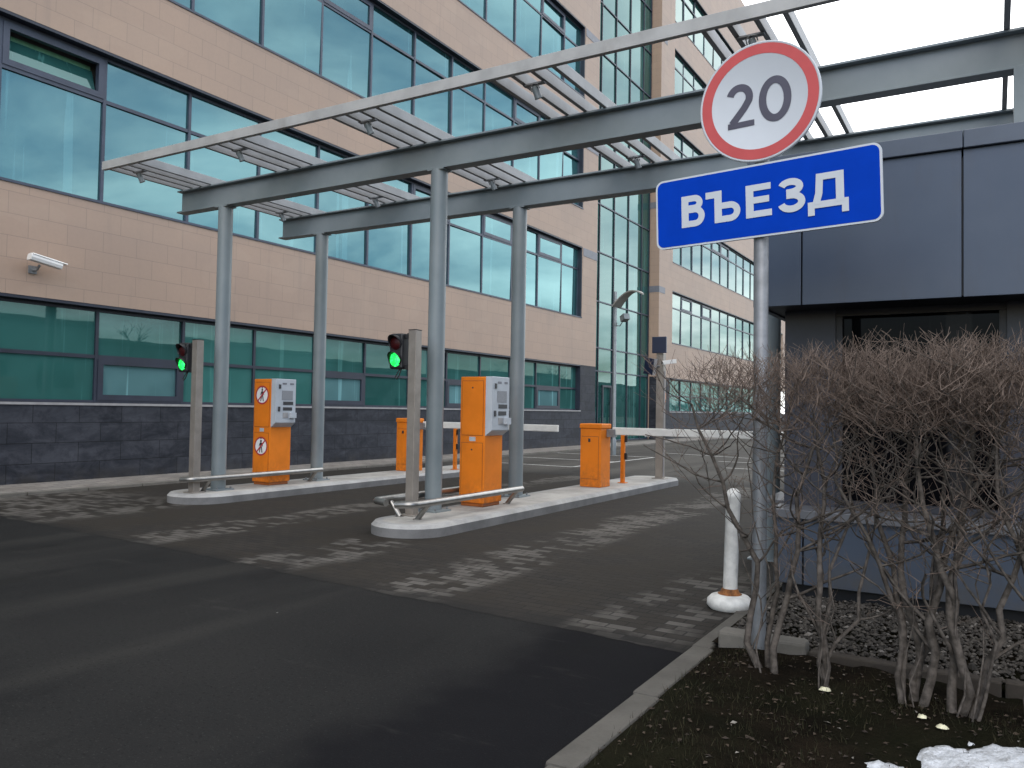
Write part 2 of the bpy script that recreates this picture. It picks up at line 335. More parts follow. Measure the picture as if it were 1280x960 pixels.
def mat_litter():
    n = NT('leaf_litter'); f = n.nd('ShaderNodeNewGeometry').outputs['Random Per Island']
    c = n.mix(f, (0.022, 0.014, 0.009), (0.07, 0.048, 0.03)); c = n.mix(n.rng(f, 0.965, 0.975), c, (0.22, 0.20, 0.17)); n.base(c); n.set(Roughness=0.9); M['litter'] = n.m
mat_litter()
def mat_snow():
    n = NT('dirty_snow'); f = n.noise(9, 6, 0.75); c = n.mix(n.rng(f, 0.42, 0.72), (0.60, 0.615, 0.64), (0.24, 0.235, 0.23)); n.base(c)
    n.set(Roughness=0.7); n.bump(n.noise(40, 5), 0.7, 0.02); M['snow'] = n.m
mat_snow()
def mat_lamp_green():
    n = NT('green_signal_light'); n.base((0.01, 0.3, 0.05)); n.set(Roughness=0.3)
    v = n.nd('ShaderNodeTexVoronoi'); v.inputs['Scale'].default_value = 38; n.ln(n.obj, v.inputs['Vector'])
    s = n.rng(v.outputs['Distance'], 0.25, 0.65, 1.9, 0.55)
    n.b.inputs['Emission Color'].default_value = (0.02, 1.0, 0.13, 1); n.ln(s, n.b.inputs['Emission Strength']); M['lamp_green'] = n.m
mat_lamp_green()

# ------------------------------------------------------------------ mesh helpers
def wloc(p):
    v = Vector((0, 0, 0))
    while p is not None: v += p.location; p = p.parent
    return v
class MB:
    """collects shapes in WORLD coordinates; build() makes ONE mesh object relative to its parent"""
    def __init__(s): s.v = []; s.f = []; s.mi = []; s.sm = []; s.mats = []
    def mid(s, m):
        if m not in s.mats: s.mats.append(m)
        return s.mats.index(m)
    def add(s, vs, fs, m, smooth=False, T=None):
        k = len(s.v); i = s.mid(m)
        s.v += [tuple(T @ Vector(p)) if T is not None else tuple(p) for p in vs]
        for q in fs: s.f.append([a+k for a in q]); s.mi.append(i); s.sm.append(smooth)
    def box(s, x0, x1, y0, y1, z0, z1, m, T=None, skip=''):
        vs = [(x, y, z) for x in (x0, x1) for y in (y0, y1) for z in (z0, z1)]
        F = {'x-': (0, 1, 3, 2), 'x+': (4, 6, 7, 5), 'y-': (0, 4, 5, 1), 'y+': (2, 3, 7, 6), 'z-': (0, 2, 6, 4), 'z+': (1, 5, 7, 3)}
        s.add(vs, [f for k, f in F.items() if k not in skip], m, False, T)
    def prism(s, poly, axis, a0, a1, m, T=None, smooth=False):
        """poly: list of 2D pts; axis x: pts (y,z), axis y: (x,z), axis z: (x,y)"""
        n = len(poly)
        def P(p, a): return {'x': (a, p[0], p[1]), 'y': (p[0], a, p[1]), 'z': (p[0], p[1], a)}[axis]
        vs = [P(p, a0) for p in poly] + [P(p, a1) for p in poly]
        fs = [tuple(range(n))[::-1], tuple(range(n, 2*n))]
        s.add(vs, fs, m, False, T)
        s.add(vs, [(i, (i+1) % n, n+(i+1) % n, n+i) for i in range(n)], m, smooth, T)
    def lathe(s, prof, m, c=(0, 0, 0), seg=24, T=None):
        """prof [(r,z)]"""
        vs = []; fs = []
        for r, z in prof:
            for k in range(seg):
                a = 2*math.pi*k/seg; vs.append((c[0]+r*math.cos(a), c[1]+r*math.sin(a), c[2]+z))
        for j in range(len(prof)-1):
            for k in range(seg): k2 = (k+1) % seg; fs.append((j*seg+k, j*seg+k2, (j+1)*seg+k2, (j+1)*seg+k))
        s.add(vs, fs, m, True, T)
        for j in (0, len(prof)-1):
            if prof[j][0] > 1e-4: s.add(vs[j*seg:(j+1)*seg], [tuple(range(seg))[::(-1 if j == 0 else 1)]], m, False, T)
    def tube(s, pts, rad, m, seg=12, caps=True, smooth=True):
        pts = [Vector(p) for p in pts]; n = len(pts); rr = rad if isinstance(rad, (list, tuple)) else [rad]*n
        vs = []; fs = []; prev = None
        for i, p in enumerate(pts):
            t = (pts[min(i+1, n-1)]-pts[max(i-1, 0)]).normalized()
            if prev is None:
                a = Vector((0, 0, 1)) if abs(t.z) < 0.9 else Vector((1, 0, 0)); u = t.cross(a).normalized()
            else: u = (prev - t*prev.dot(t)).normalized()
            prev = u; w = t.cross(u)
            for k in range(seg):
                a = 2*math.pi*k/seg; vs.append(p + u*(rr[i]*math.cos(a)) + w*(rr[i]*math.sin(a)))
        for i in range(n-1):
            for k in range(seg): k2 = (k+1) % seg; fs.append((i*seg+k, i*seg+k2, (i+1)*seg+k2, (i+1)*seg+k))
        s.add(vs, fs, m, smooth)
        if caps: s.add(vs[:seg], [tuple(range(seg))[::-1]], m); s.add(vs[-seg:], [tuple(range(seg))], m)
    def disc(s, c, nrm, r, m, seg=40, r_in=0.0, th=0.0):
        """flat disc or ring facing nrm"""
        nrm = Vector(nrm).normalized(); a = Vector((0, 0, 1)) if abs(nrm.z) < 0.9 else Vector((1, 0, 0))
        u = a.cross(nrm).normalized(); w = nrm.cross(u); c = Vector(c)
        ring = lambda q, d: [c + nrm*d + u*(q*math.cos(2*math.pi*k/seg)) + w*(q*math.sin(2*math.pi*k/seg)) for k in range(seg)]
        if r_in > 0:
            vs = ring(r, 0)+ring(r_in, 0); s.add(vs, [(k, (k+1) % seg, seg+(k+1) % seg, seg+k) for k in range(seg)], m)
        else: s.add(ring(r, 0), [tuple(range(seg))], m)
        if th: s.add(ring(r, 0)+ring(r, -th), [(k, seg+k, seg+(k+1) % seg, (k+1) % seg) for k in range(seg)], m, True); s.add(ring(r, -th), [tuple(range(seg))[::-1]], m)
    def build(s, name, parent=None, bevel=0.0, kind=None, label=None):
        me = bpy.data.meshes.new(name); off = wloc(parent) if parent else Vector((0, 0, 0))
        me.from_pydata([tuple(Vector(p)-off) for p in s.v], [], s.f)
        for m in s.mats: me.materials.append(M[m])
        me.polygons.foreach_set('material_index', s.mi); me.polygons.foreach_set('use_smooth', s.sm); me.update()
        o = bpy.data.objects.new(name, me); col.objects.link(o)
        if parent is not None: o.parent = parent
        if bevel:
            b = o.modifiers.new('bevel', 'BEVEL'); b.width = bevel; b.segments = 2; b.limit_method = 'ANGLE'; b.angle_limit = R(40)
        if kind: o['kind'] = kind
        if label: o['label'] = label
        return o
def thing(name, loc, label, cat, group=None):
    o = bpy.data.objects.new(name, None); col.objects.link(o); o.location = loc; o.empty_display_size = 0.2
    tag(o, label, cat, group); return o
def tag(o, label, cat, group=None):
    o['label'] = label; o['category'] = cat
    if group: o['group'] = group
    return o
def copy_tree(o, parent=None):
    c = o.copy(); col.objects.link(c)
    if parent is not None: c.parent = parent
    for ch in [q for q in bpy.data.objects if q.parent == o]: copy_tree(ch, c)
    return c
def dup(o, loc, label):
    c = copy_tree(o); c.location = loc; c['label'] = label; return c
def arc(cx, cy, rx, ry, a0, a1, n=16):
    return [(cx+rx*math.cos(R(a0+(a1-a0)*k/n)), cy+ry*math.sin(R(a0+(a1-a0)*k/n))) for k in range(n+1)]
class Pen:
    """flat lettering from strokes; each stroke lies a hair above the last"""
    def __init__(s, mat, T): s.mb = MB(); s.m = mat; s.T = T; s.k = 0
    def stroke(s, pts, w, closed=False):
        P = [Vector((a, b)) for a, b in pts]; n = len(P); vs = []; z = 0.0003*s.k; s.k += 1
        for i in range(n):
            t0 = (P[i]-P[i-1]) if (i > 0 or closed) else (P[1]-P[0]); t1 = (P[(i+1) % n]-P[i]) if (i < n-1 or closed) else (P[-1]-P[-2])
            t0.normalize(); t1.normalize(); n0 = Vector((-t0.y, t0.x)); n1 = Vector((-t1.y, t1.x)); m = (n0+n1).normalized(); q = w/2/max(0.45, m.dot(n0))
            vs += [(*(P[i]+m*q), z), (*(P[i]-m*q), z)]
        fs = [(2*i, 2*i+1, 2*((i+1) % n)+1, 2*((i+1) % n)) for i in range(n if closed else n-1)]
        s.mb.add(vs, [f[::-1] if False else f for f in fs], s.m, False, s.T)
    def fill(s, pts):
        z = 0.0003*s.k; s.k += 1; s.mb.add([(a, b, z) for a, b in pts], [tuple(range(len(pts)))], s.m, False, s.T)
def write_entrance(T, mat):
    p = Pen(mat, T @ Matrix.Scale(1.045, 4, (1, 0, 0)) @ Matrix.Scale(1.04, 4, (0, 1, 0))); w = 0.046; h = 0.197; x = -0.492; y = -h/2
    def off(l): return [(x+a, y+b) for a, b in l]
    # В
    p.fill(off([(0, 0), (w, 0), (w, h), (0, h)]))
    t, m, q = h-w*.42, 0.117, w*.42
    p.stroke(off([(w, t)]+arc(0.082, (t+m)/2, 0.036, (t-m)/2, 90, -90, 18)+[(w, m)]), w*.84)
    p.stroke(off([(w, 0.107)]+arc(0.088, (0.107+q)/2, 0.042, (0.107-q)/2, 90, -90, 18)+[(w, q)]), w*.84)
    x += 0.157
    # Ъ
    p.stroke(off([(0, h-w*.45), (0.055, h-w*.45)]), w*.9); p.fill(off([(0.055, 0), (0.055+w, 0), (0.055+w, h), (0.055, h)]))
    t = 0.121-w*.42; p.stroke(off([(0.055+w, t)]+arc(0.150, (t+q)/2, 0.045, (t-q)/2, 90, -90, 18)+[(0.055+w, q)]), w*.84)
    x += 0.212+0.036
    # Е
    p.fill(off([(0, 0), (w, 0), (w, h), (0, h)]))
    for yy, L in ((h-w*.42, 0.148), (0.103, 0.138), (w*.42, 0.153)): p.stroke(off([(w, yy), (L, yy)]), w*.84)
    x += 0.153+0.034
    # З
    p.stroke(off(arc(0.074, 0.1475, 0.052, 0.0315, 165, -90, 18)+[(0.050, 0.116)]), w*.86)
    p.stroke(off([(0.050, 0.0995)]+arc(0.078, 0.059, 0.058, 0.0405, 90, -168, 22)), w*.86)
    x += 0.157+0.012
    # Д
    p.stroke(off([(0.0, w*.42), (0.22, w*.42)]), w*.84); p.fill(off([(0, -0.04), (w*.8, -0.04), (w*.8, 0.004), (0, 0.004)])); p.fill(off([(0.22-w*.8, -0.04), (0.22, -0.04), (0.22, 0.004), (0.22-w*.8, 0.004)]))
    p.stroke(off([(0.045, w*.5), (0.062, 0.085), (0.068, h)]), w*.86); p.stroke(off([(0.175, w*.5), (0.175, h)]), w*.95); p.stroke(off([(0.05, h-w*.42), (0.193, h-w*.42)]), w*.84)
    return p.mb
def write_twenty(T, mat):
    p = Pen(mat, T); w = 0.046; h = 0.276; y = -h/2; x = -0.195
    def off(l): return [(x+a, y+b) for a, b in l]
    p.stroke(off(arc(0.078, h-0.0865, 0.062, 0.066, 162, -22, 20)+[(0.105, 0.118), (0.026, 0.030)]), w)
    p.fill(off([(0.0, 0.0), (0.168, 0.0), (0.168, 0.037), (0.0, 0.037)]))
    x += 0.20
    p.stroke(off(arc(0.097, h/2, 0.076, h/2-0.019, 0, 360*47/48, 47)), w, True)
    return p.mb

# ------------------------------------------------------------------ ground, road, paving
def sheet(name, poly, z, m, kind='structure', nsub=0):
    mb = MB(); mb.add([(x, y, z) for x, y in poly], [tuple(range(len(poly)))], m); return mb.build(name, kind=kind)
sheet('ground', [(-1500, -1500), (1500, -1500), (1500, 1500), (-1500, 1500)], -0.03, 'far_ground')
sheet('road', [(-13.1, -40), (-0.6, -40), (-1.40, -4), (-1.62, 4.0), (-1.66, 5.0), (-1.66, 16), (30, 16), (30, 90), (-13.1, 90)], 0.0, 'asphalt')
def paving_edge():
    P = [(-13.1, 5.62), (-10.3, 5.5), (-7.0, 5.3), (-4.55, 5.08), (-2.4, 4.94), (-1.66, 4.87)]; out = []; x = -13.1
    while x < -1.66:
        for (a, ya), (b, yb) in zip(P, P[1:]):
            if a <= x <= b: y = ya+(yb-ya)*(x-a)/(b-a)
        out.append((x, y+0.05*mnoise.noise((x*2.3, 1, 1))+0.03*mnoise.noise((x*9, 2, 1)))); x += 0.06
    return out+[(-1.66, 4.87)]
sheet('block_paving', paving_edge()+[(-1.66, 16.4), (-13.1, 16.4)], 0.002, 'pavers')
mb = MB(); mb.box(-14.7, -13.22, -30, 90, -0.03, 0.035, 'sidewalk'); mb.build('pavement', kind='structure')
mb = MB()
y = -30.0
while y < 40:
    mb.box(-13.216, -13.10, y, y+0.985, -0.03, 0.055, 'pale_kerb'); y += 1.0
mb.build('pavement_kerb', kind='structure', bevel=0.01)
mb = MB(); y = -6.0
while y < 5.0:
    dx = random.uniform(-0.008, 0.008); dx += 0.028*max(0, 4.4-y); mb.box(-1.655+dx, -1.515+dx, y, y+0.98, -0.05, 0.028+random.uniform(0, 0.008), 'kerb_concrete'); y += 1.0
while y < 15.6:
    dx = random.uniform(-0.008, 0.008)
    mb.box(-1.655+dx, -1.535+dx, y, y+0.98, -0.05, 0.02+random.uniform(0, 0.008), 'kerb_concrete'); y += 1.0
mb.build('road_kerb', kind='structure', bevel=0.012)
# lawn strip with bumps
def bumpy(name, x0, x1, y0, y1, step, zf, m, kind):
    nx, ny = int((x1-x0)/step), int((y1-y0)/step); vs = []; fs = []
    for j in range(ny+1):
        for i in range(nx+1):
            x = x0+(x1-x0)*i/nx; y = y0+(y1-y0)*j/ny; vs.append((x, y, zf(x, y)))
    for j in range(ny):
        for i in range(nx): a = j*(nx+1)+i; fs.append((a, a+1, a+nx+2, a+nx+1))
    mb = MB(); mb.add(vs, fs, m, True); return mb.build(name, kind=kind)
def soil_z(x, y):
    e = min(1, max(0, (x+1.515)/0.25))
    return 0.015 + e*(0.02 + 0.05*mnoise.noise((x*1.3, y*1.3, 0)) + 0.022*mnoise.noise((x*6, y*6, 3)) + 0.012*mnoise.noise((x*16, y*16, 5)))
lawn = bumpy('lawn', -1.515, 6.0, -4.0, 5.06, 0.045, soil_z, 'soil', 'structure')
for v in lawn.data.vertices: v.co.x += 0.028*max(0, 4.85-v.co.y)*max(0, 1-(v.co.x+1.515)/1.0)
sheet('gravel_bed', [(-1.55, 5.1), (6, 5.1), (6, 7.2), (-1.55, 7.2)], 0.035, 'soil')
# concrete edging of the gravel bed, then older dark edging
mb = MB(); mb.box(-1.50, -0.97, 5.06, 5.20, -0.05, 0.125, 'pale_kerb'); mb.build('edging_stone', kind='structure', bevel=0.02)
mb = MB()
x = -0.955
while x < 5.5:
    mb.box(x, x+0.985, 5.08, 5.16, -0.05, 0.085+random.uniform(-0.01, 0.01), 'dark_board'); x += 1.0
mb.build('edging_board', kind='structure', bevel=0.01)

# parking bay markings
def line(a, b, w=0.12):
    a = Vector((*a, 0)); b = Vector((*b, 0)); t = (b-a).normalized(); nn = Vector((-t.y, t.x, 0))*w/2
    return [tuple((a+nn)[:2]), tuple((b+nn)[:2]), tuple((b-nn)[:2]), tuple((a-nn)[:2])]
mb = MB()
for a, b in [((-12.9, 18.9), (-9.45, 18.82)), ((-9.45, 18.88), (-9.40, 24.6)), ((-12.9, 21.6), (-9.49, 21.6)), ((-12.9, 24.55), (-9.46, 24.6)),
             ((-10.1, 27.5), (-6.0, 26.3)), ((-6.2, 21.5), (-1.0, 21.4)), ((-7.2, 24.2), (-1.0, 24.1)), ((-6.6, 28.9), (0.5, 28.7))]:
    mb.add([(x, y, 0.008) for x, y in line(a, b)], [(0, 1, 2, 3)], 'line_paint')
mb.build('road_marking', kind='structure')

# kerbed islands
def island(x0, x1, y0, y1):
    mb = MB(); r = (x1-x0)/2; cx = (x0+x1)/2
    def outline(d, n=14):
        p = []
        for k in range(n+1):
            a = math.pi + math.pi*k/n; p.append((cx+(r-d)*math.cos(a), y0+r+(r-d)*math.sin(a)))
        for k in range(n+1):
            a = math.pi*k/n; p.append((cx+(r-d)*math.cos(a), y1-r*0.5+(r*0.5-d)*math.sin(a)))
        return p
    lev = [(0.0, -0.03, 'island_side'), (0.0, 0.105, 'island_side'), (0.04, 0.148, 'concrete'), (0.13, 0.15, 'concrete')]
    rings = [[(x, y, z) for x, y in outline(d)] for d, z, _ in lev]; n = len(rings[0])
    for j in range(3):
        mb.add(rings[j]+rings[j+1], [(k, (k+1) % n, n+(k+1) % n, n+k) for k in range(n)], 'island_side' if j == 0 else 'pale_island', j == 0)
    mb.add(rings[3], [tuple(range(n))], 'concrete')
    return mb.build('traffic_island', kind='structure')
mat_concrete('pale_island', (0.34, 0.335, 0.325))
island(-6.47, -5.49, 7.2, 15.95); island(-10.97, -9.95, 7.7, 16.1)

# ------------------------------------------------------------------ office building
XF = -14.7; XG = -14.93          # facade and glass planes
def make_building():
    b = thing('office_building', (XF, 31.4, 0), 'long office block clad in tan stone with bands of teal glass, behind the orange machines', 'building')
    ROW = [(1.46, 3.36), (5.30, 8.28), (9.85, 12.85), (14.52, 17.58), (19.1, 22.1), (23.6, 26.6)]
    TOP = 29.2
    Y0, YJ, YC = -8.22, 29.98, 31.4
    w = MB()
    # near wing: spandrels, piers
    zs = [(3.36, 5.30), (8.28, 9.85), (12.85, 14.52), (17.58, 19.1), (22.1, 23.6), (26.6, TOP)]
    for a, c in zs: w.box(XF-0.5, XF, Y0-1.2, YC, a, c, 'tan')
    for (a, c) in ROW[1:]:
        w.box(XF-0.5, XF, YJ, YC, a, c, 'tan'); w.box(XF-0.5, XF, Y0-1.2, Y0, a, c, 'tan')
    # far wing
    XR, YR, YE, YS = -15.5, 41.0, 72.0, 43.1
    for a, c in [(3.36, 5.30)]+zs[1:5]+[(26.6, 31.0)]: w.box(XR-0.5, XR, YR, YE, a, c, 'tan')
    for (a, c) in ROW[1:]:
        w.box(XR-0.5, XR, YR, YS, a, c, 'tan'); w.box(XR-0.5, XR, YE-1.5, YE, a, c, 'tan')
    # body behind (roof, rear, ends)
    w.box(XF-16, XF-0.5, Y0-1.2, YC-0.02, 0, TOP-0.3, 'roof_felt'); w.box(XR-16, XR-0.5-0.75, YC-0.02, YR+0.02, 0, TOP-0.5, 'roof_felt'); w.box(XR-16, XR-0.5, YR+0.02, YE, 0, 30.6, 'tan')
    w.build('wall', b)
    g = MB()
    g.box(XF-0.5, XF+0.02, Y0-1.2, YC, -0.1, 1.43, 'granite'); g.box(XF-0.5, XF, YJ-0.05, YC, 1.43, 3.36, 'granite')
    g.box(XF-0.5, XF, Y0-1.2, Y0, 1.43, 3.36, 'granite')
    g.box(XR-0.5, XR+0.02, YR, YE, -0.1, 1.43, 'granite'); g.box(XR-0.5, XR, YR, YS-0.3, 1.43, 3.36, 'granite')
    g.build('plinth', b)
    t = MB()
    t.box(XG-0.02, XF+0.045, Y0, YJ-0.05, 1.43, 1.475, 'pale_trim'); t.box(XG-0.82, XR+0.045, YS-0.3, YE-1.5, 1.43, 1.475, 'pale_trim')
    t.build('sill_course', b)
    for k in range(1, 6):
        z = ROW[k][1]
        s = MB(); s.box(XF-0.3, XF+0.012, YJ+0.06, YC+0.012, z-0.36, z-0.02, 'band_grey'); s.build('pier_band', b)
        s = MB(); s.box(XR-0.63, XR+0.012, YR-0.012, YR+0.9, z-0.36, z-0.02, 'band_grey'); s.build('pier_band', b)
    # window heads: dark soffit strips and metal sills
    d = MB()
    for k, (a, c) in enumerate(ROW):
        d.box(XG-0.03, XF-0.005, Y0, YJ, c-0.055, c-0.002, 'navy_frame'); d.box(XR-0.25, XR-0.005, YS, YE-1.5, c-0.055, c-0.002, 'navy_frame')
        if k: d.box(XG-0.03, XF+0.02, Y0, YJ, a+0.002, a+0.05, 'bluegrey_frame'); d.box(XR-0.25, XR+0.02, YS, YE-1.5, a+0.002, a+0.05, 'bluegrey_frame')
        d.box(XG-0.1, XF-0.01, YJ-0.06, YJ-0.002, a+0.05, c-0.056, 'navy_frame')
    d.build('window_surround', b)
    # window bays
    cache = {}
    def bay(kind, hh, wd, far=False):
        key = (far, kind, round(hh, 3), round(wd, 3))
        if key in cache: return cache[key]
        low = kind.startswith('low'); tz = hh*0.49 if low else hh*0.70
        f = MB(); p = MB(); m = 'bluegrey_frame' if not low else 'navy_frame'; h = 0.032
        f.box(-0.06, 0.05, 0, h, 0, hh, m); f.box(-0.06, 0.05, wd-h, wd, 0, hh, m)
        f.box(-0.06, 0.045, h, wd-h, 0, 0.05, m); f.box(-0.06, 0.045, h, wd-h, hh-0.06, hh, m); f.box(-0.06, 0.045, h, wd-h, tz-0.035, tz+0.035, m)
        def pane(y0, y1, z0, z1, mt, dx=0.0): p.add([(dx, y0, z0), (dx, y1, z0), (dx, y1, z1), (dx, y0, z1)], [(0, 1, 2, 3)], mt)
        gm = 'green_glass' if low else ('far_glass' if far else 'teal_glass')
        def sash(z0, z1, op=0.0):
            q = 0.11; T = None
            for (ya, yb, za, zb) in ((h, h+q, z0, z1), (wd-h-q, wd-h, z0, z1), (h+q, wd-h-q, z0, z0+q), (h+q, wd-h-q, z1-q, z1)): f.box(-0.05, 0.062, ya, yb, za, zb, m)
            return h+q, wd-h-q, z0+q, z1-q
        if kind.endswith('sash'):
            if low: a = sash(0.05, tz-0.035); pane(*a, 'film_glass', 0.01); pane(h, wd-h, tz+0.035, hh-0.06, gm)
            else: a = sash(tz+0.035, hh-0.06); pane(*a, gm, 0.01); pane(h, wd-h, 0.05, tz-0.035, gm)
        elif kind == 'up_open':
            a = sash(tz+0.035, hh-0.06)
            p.add([(-0.25, a[0], a[2]), (-0.25, a[1], a[2]), (-0.25, a[1], a[3]), (-0.25, a[0], a[3])], [(0, 1, 2, 3)], 'lit_vent_green')  # panel behind the open vent; the lit room is painted as brighter green
            p.add([(-0.02, a[0]+0.02, a[2]), (-0.02, a[1]-0.02, a[2]), (-0.16, a[1]-0.02, a[3]-0.12), (-0.16, a[0]+0.02, a[3]-0.12)], [(0, 1, 2, 3)], 'green_glass')
            pane(h, wd-h, 0.05, tz-0.035, gm)
        else:
            pane(h, wd-h, 0.05, tz-0.035, gm); pane(h, wd-h, tz+0.035, hh-0.06, gm)
        def mesh(mbx, nm):
            me = bpy.data.meshes.new(nm); me.from_pydata(mbx.v, [], mbx.f)
            for mm in mbx.mats: me.materials.append(M[mm])
            me.polygons.foreach_set('material_index', mbx.mi); me.update(); return me
        cache[key] = (mesh(f, 'window'), mesh(p, 'pane')); return cache[key]
    rnd = random.Random(3)
    def put(kind, x, y, z, hh, wd):
        mf, mp = bay(kind, hh, wd, y > 40)
        o = bpy.data.objects.new('window', mf); col.objects.link(o); o.parent = b; o.location = Vector((x, y, z))-b.location
        q = bpy.data.objects.new('pane', mp); col.objects.link(q); q.parent = o
        q.rotation_euler = (0, rnd.gauss(0, R(0.35)), rnd.gauss(0, R(0.3)))
    for k, (a, c) in enumerate(ROW[:4]):
        i = 0 if k < 3 else 4
        for i in range(-3 if k < 2 else (0 if k == 2 else 5), 12):
            y = 7.22+1.93*i; wd = 1.93 if i < 11 else 1.5
            kind = 'low' if k == 0 else 'up'
            if k == 0 and i % 3 == 1: kind = 'low_sash'
            if k == 1 and i in (6, 8, 10): kind = 'up_sash'
            if k == 1 and i == 0: kind = 'up_open'
            if k == 2 and i in (4, 9): kind = 'up_sash'
            if k == 3 and i in (7, 10): kind = 'up_sash'
            put(kind, XG, y, a+(0.02 if k == 0 else 0.052), c-a-(0.08 if k == 0 else 0.11), wd)
    for k, (a, c) in enumerate(ROW[:6]):
        n = 9 if k < 4 else 4
        for i in range(n):
            put('low' if k == 0 else ('up_sash' if (k == 1 and i in (1, 3)) or (k == 2 and i in (4, 5)) else 'up'), XR-0.2, YS+1.93*i, a+(0.02 if k == 0 else 0.052), c-a-(0.08 if k == 0 else 0.11), 1.93)
    # the remaining, hidden or tiny bays as one part
    st = MB()
    def rest(x, y0, y1, a, c, m='teal_glass'):
        st.add([(x, y0, a), (x, y1, a), (x, y1, c), (x, y0, c)], [(0, 1, 2, 3)], m); zt = a+(c-a)*0.7
        n = max(1, round((y1-y0)/1.93))
        for j in range(n+1): yy = y0+(y1-y0)*j/n; st.box(x-0.05, x+0.05, yy-0.032, yy+0.032, a, c, 'navy_frame')
        for j in range(n): st.box(x-0.05, x+0.045, y0+(y1-y0)*j/n+0.032, y0+(y1-y0)*(j+1)/n-0.032, zt-0.035, zt+0.035, 'navy_frame')
    rest(XG, Y0, 7.22-1.93*3, *ROW[0], m='green_glass'); rest(XG, Y0, 7.22-1.93*3, *ROW[1])
    rest(XG, Y0, 7.22, *ROW[2]); rest(XG, Y0, 7.22+1.93*5, *ROW[3]); rest(XG, Y0, YJ-0.06, *ROW[4]); rest(XG, Y0, YJ-0.06, *ROW[5])
    for k in range(6): rest(XR-0.2, YS+1.93*(9 if k < 4 else 4), YE-1.5, *ROW[k], m='green_glass' if k == 0 else 'far_glass')
    st.build('window', b, kind='stuff')
    # recessed full-height glazing between the wings
    XC = -16.12; gl = MB(); bars = MB(); ys = [31.42, 32.9, 34.6, 36.3, 38.1, 39.9, 40.98]
    tz = [0.02, 3.35, 4.45, 6.65, 9.0, 11.3, 13.7, 16.2, 18.6, 21.0, 23.4, 25.8, 28.4]
    for i in range(len(ys)-1):
        for j in range(len(tz)-1):
            e = rnd.gauss(0, 0.004); e2 = rnd.gauss(0, 0.004)
            gl.add([(XC+e, ys[i], tz[j]), (XC-e2, ys[i+1], tz[j]), (XC-e, ys[i+1], tz[j+1]), (XC+e2, ys[i], tz[j+1])], [(0, 1, 2, 3)], 'curtain_glass')
    for yy in ys: bars.box(XC-0.05, XC+0.06, yy-0.03, yy+0.03, 0.0, 28.5, 'navy_frame')
    for i in range(len(ys)-1):
        for z in tz: bars.box(XC-0.05, XC+0.052, ys[i]+0.03, ys[i+1]-0.03, z-0.03, z+0.03, 'bluegrey_frame')
    gl.build('glazing', b); bars.build('glazing_bar', b)
    dr = MB()
    for ya, yb in ((35.0, 35.1), (35.95, 36.05)): dr.box(XC+0.06, XC+0.12, ya, yb, 0.02, 2.7, 'navy_frame')
    dr.box(XC+0.06, XC+0.12, 35.1, 35.95, 2.6, 2.7, 'navy_frame'); dr.box(XC+0.06, XC+0.12, 35.1, 35.95, 0.02, 0.12, 'navy_frame'); dr.build('door', b)
    wn = MB(); wn.box(XR, XR+0.03, 41.75, 42.15, 2.0, 2.5, 'notice_orange'); wn.box(XR+0.03, XR+0.036, 41.85, 42.05, 2.12, 2.38, 'sticker_white')
    tag(wn.build('wall_notice'), 'small orange notice on the grey stone pier of the far wing', 'notice')
make_building()

# security camera on the near wall
def make_wall_camera():
    c = thing('security_camera', (XF, 7.8, 3.85), 'white tube-shaped security camera on the tan stone wall at the left', 'camera')
    m = MB(); m.box(XF, XF+0.03, 7.72, 7.86, 3.76, 3.90, 'galvanised'); m.tube([(XF+0.02, 7.79, 3.82), (XF+0.16, 7.79, 3.82), (XF+0.24, 7.79, 3.89)], 0.022, 'galvanised'); m.build('bracket', c)
    T = Matrix.Translation((XF+0.25, 7.90, 3.97)) @ Matrix.Rotation(R(-9), 4, 'X')
    h = MB(); prof = [(-0.06, -0.055), (0.06, -0.055), (0.075, 0.0), (0.065, 0.055), (-0.065, 0.055), (-0.075, 0.0)]
    h.prism(prof, 'y', -0.30, 0.26, 'camera_white', T); h.prism([(-0.082, 0.05), (0.082, 0.05), (0.06, 0.075), (-0.06, 0.075)], 'y', -0.28, 0.34, 'camera_white', T); h.build('housing', c, 0.008)
    l = MB(); l.prism([(-0.045, -0.04), (0.045, -0.04), (0.045, 0.04), (-0.045, 0.04)], 'y', 0.26, 0.27, 'black_plastic', T); l.build('lens', c)
make_wall_camera()

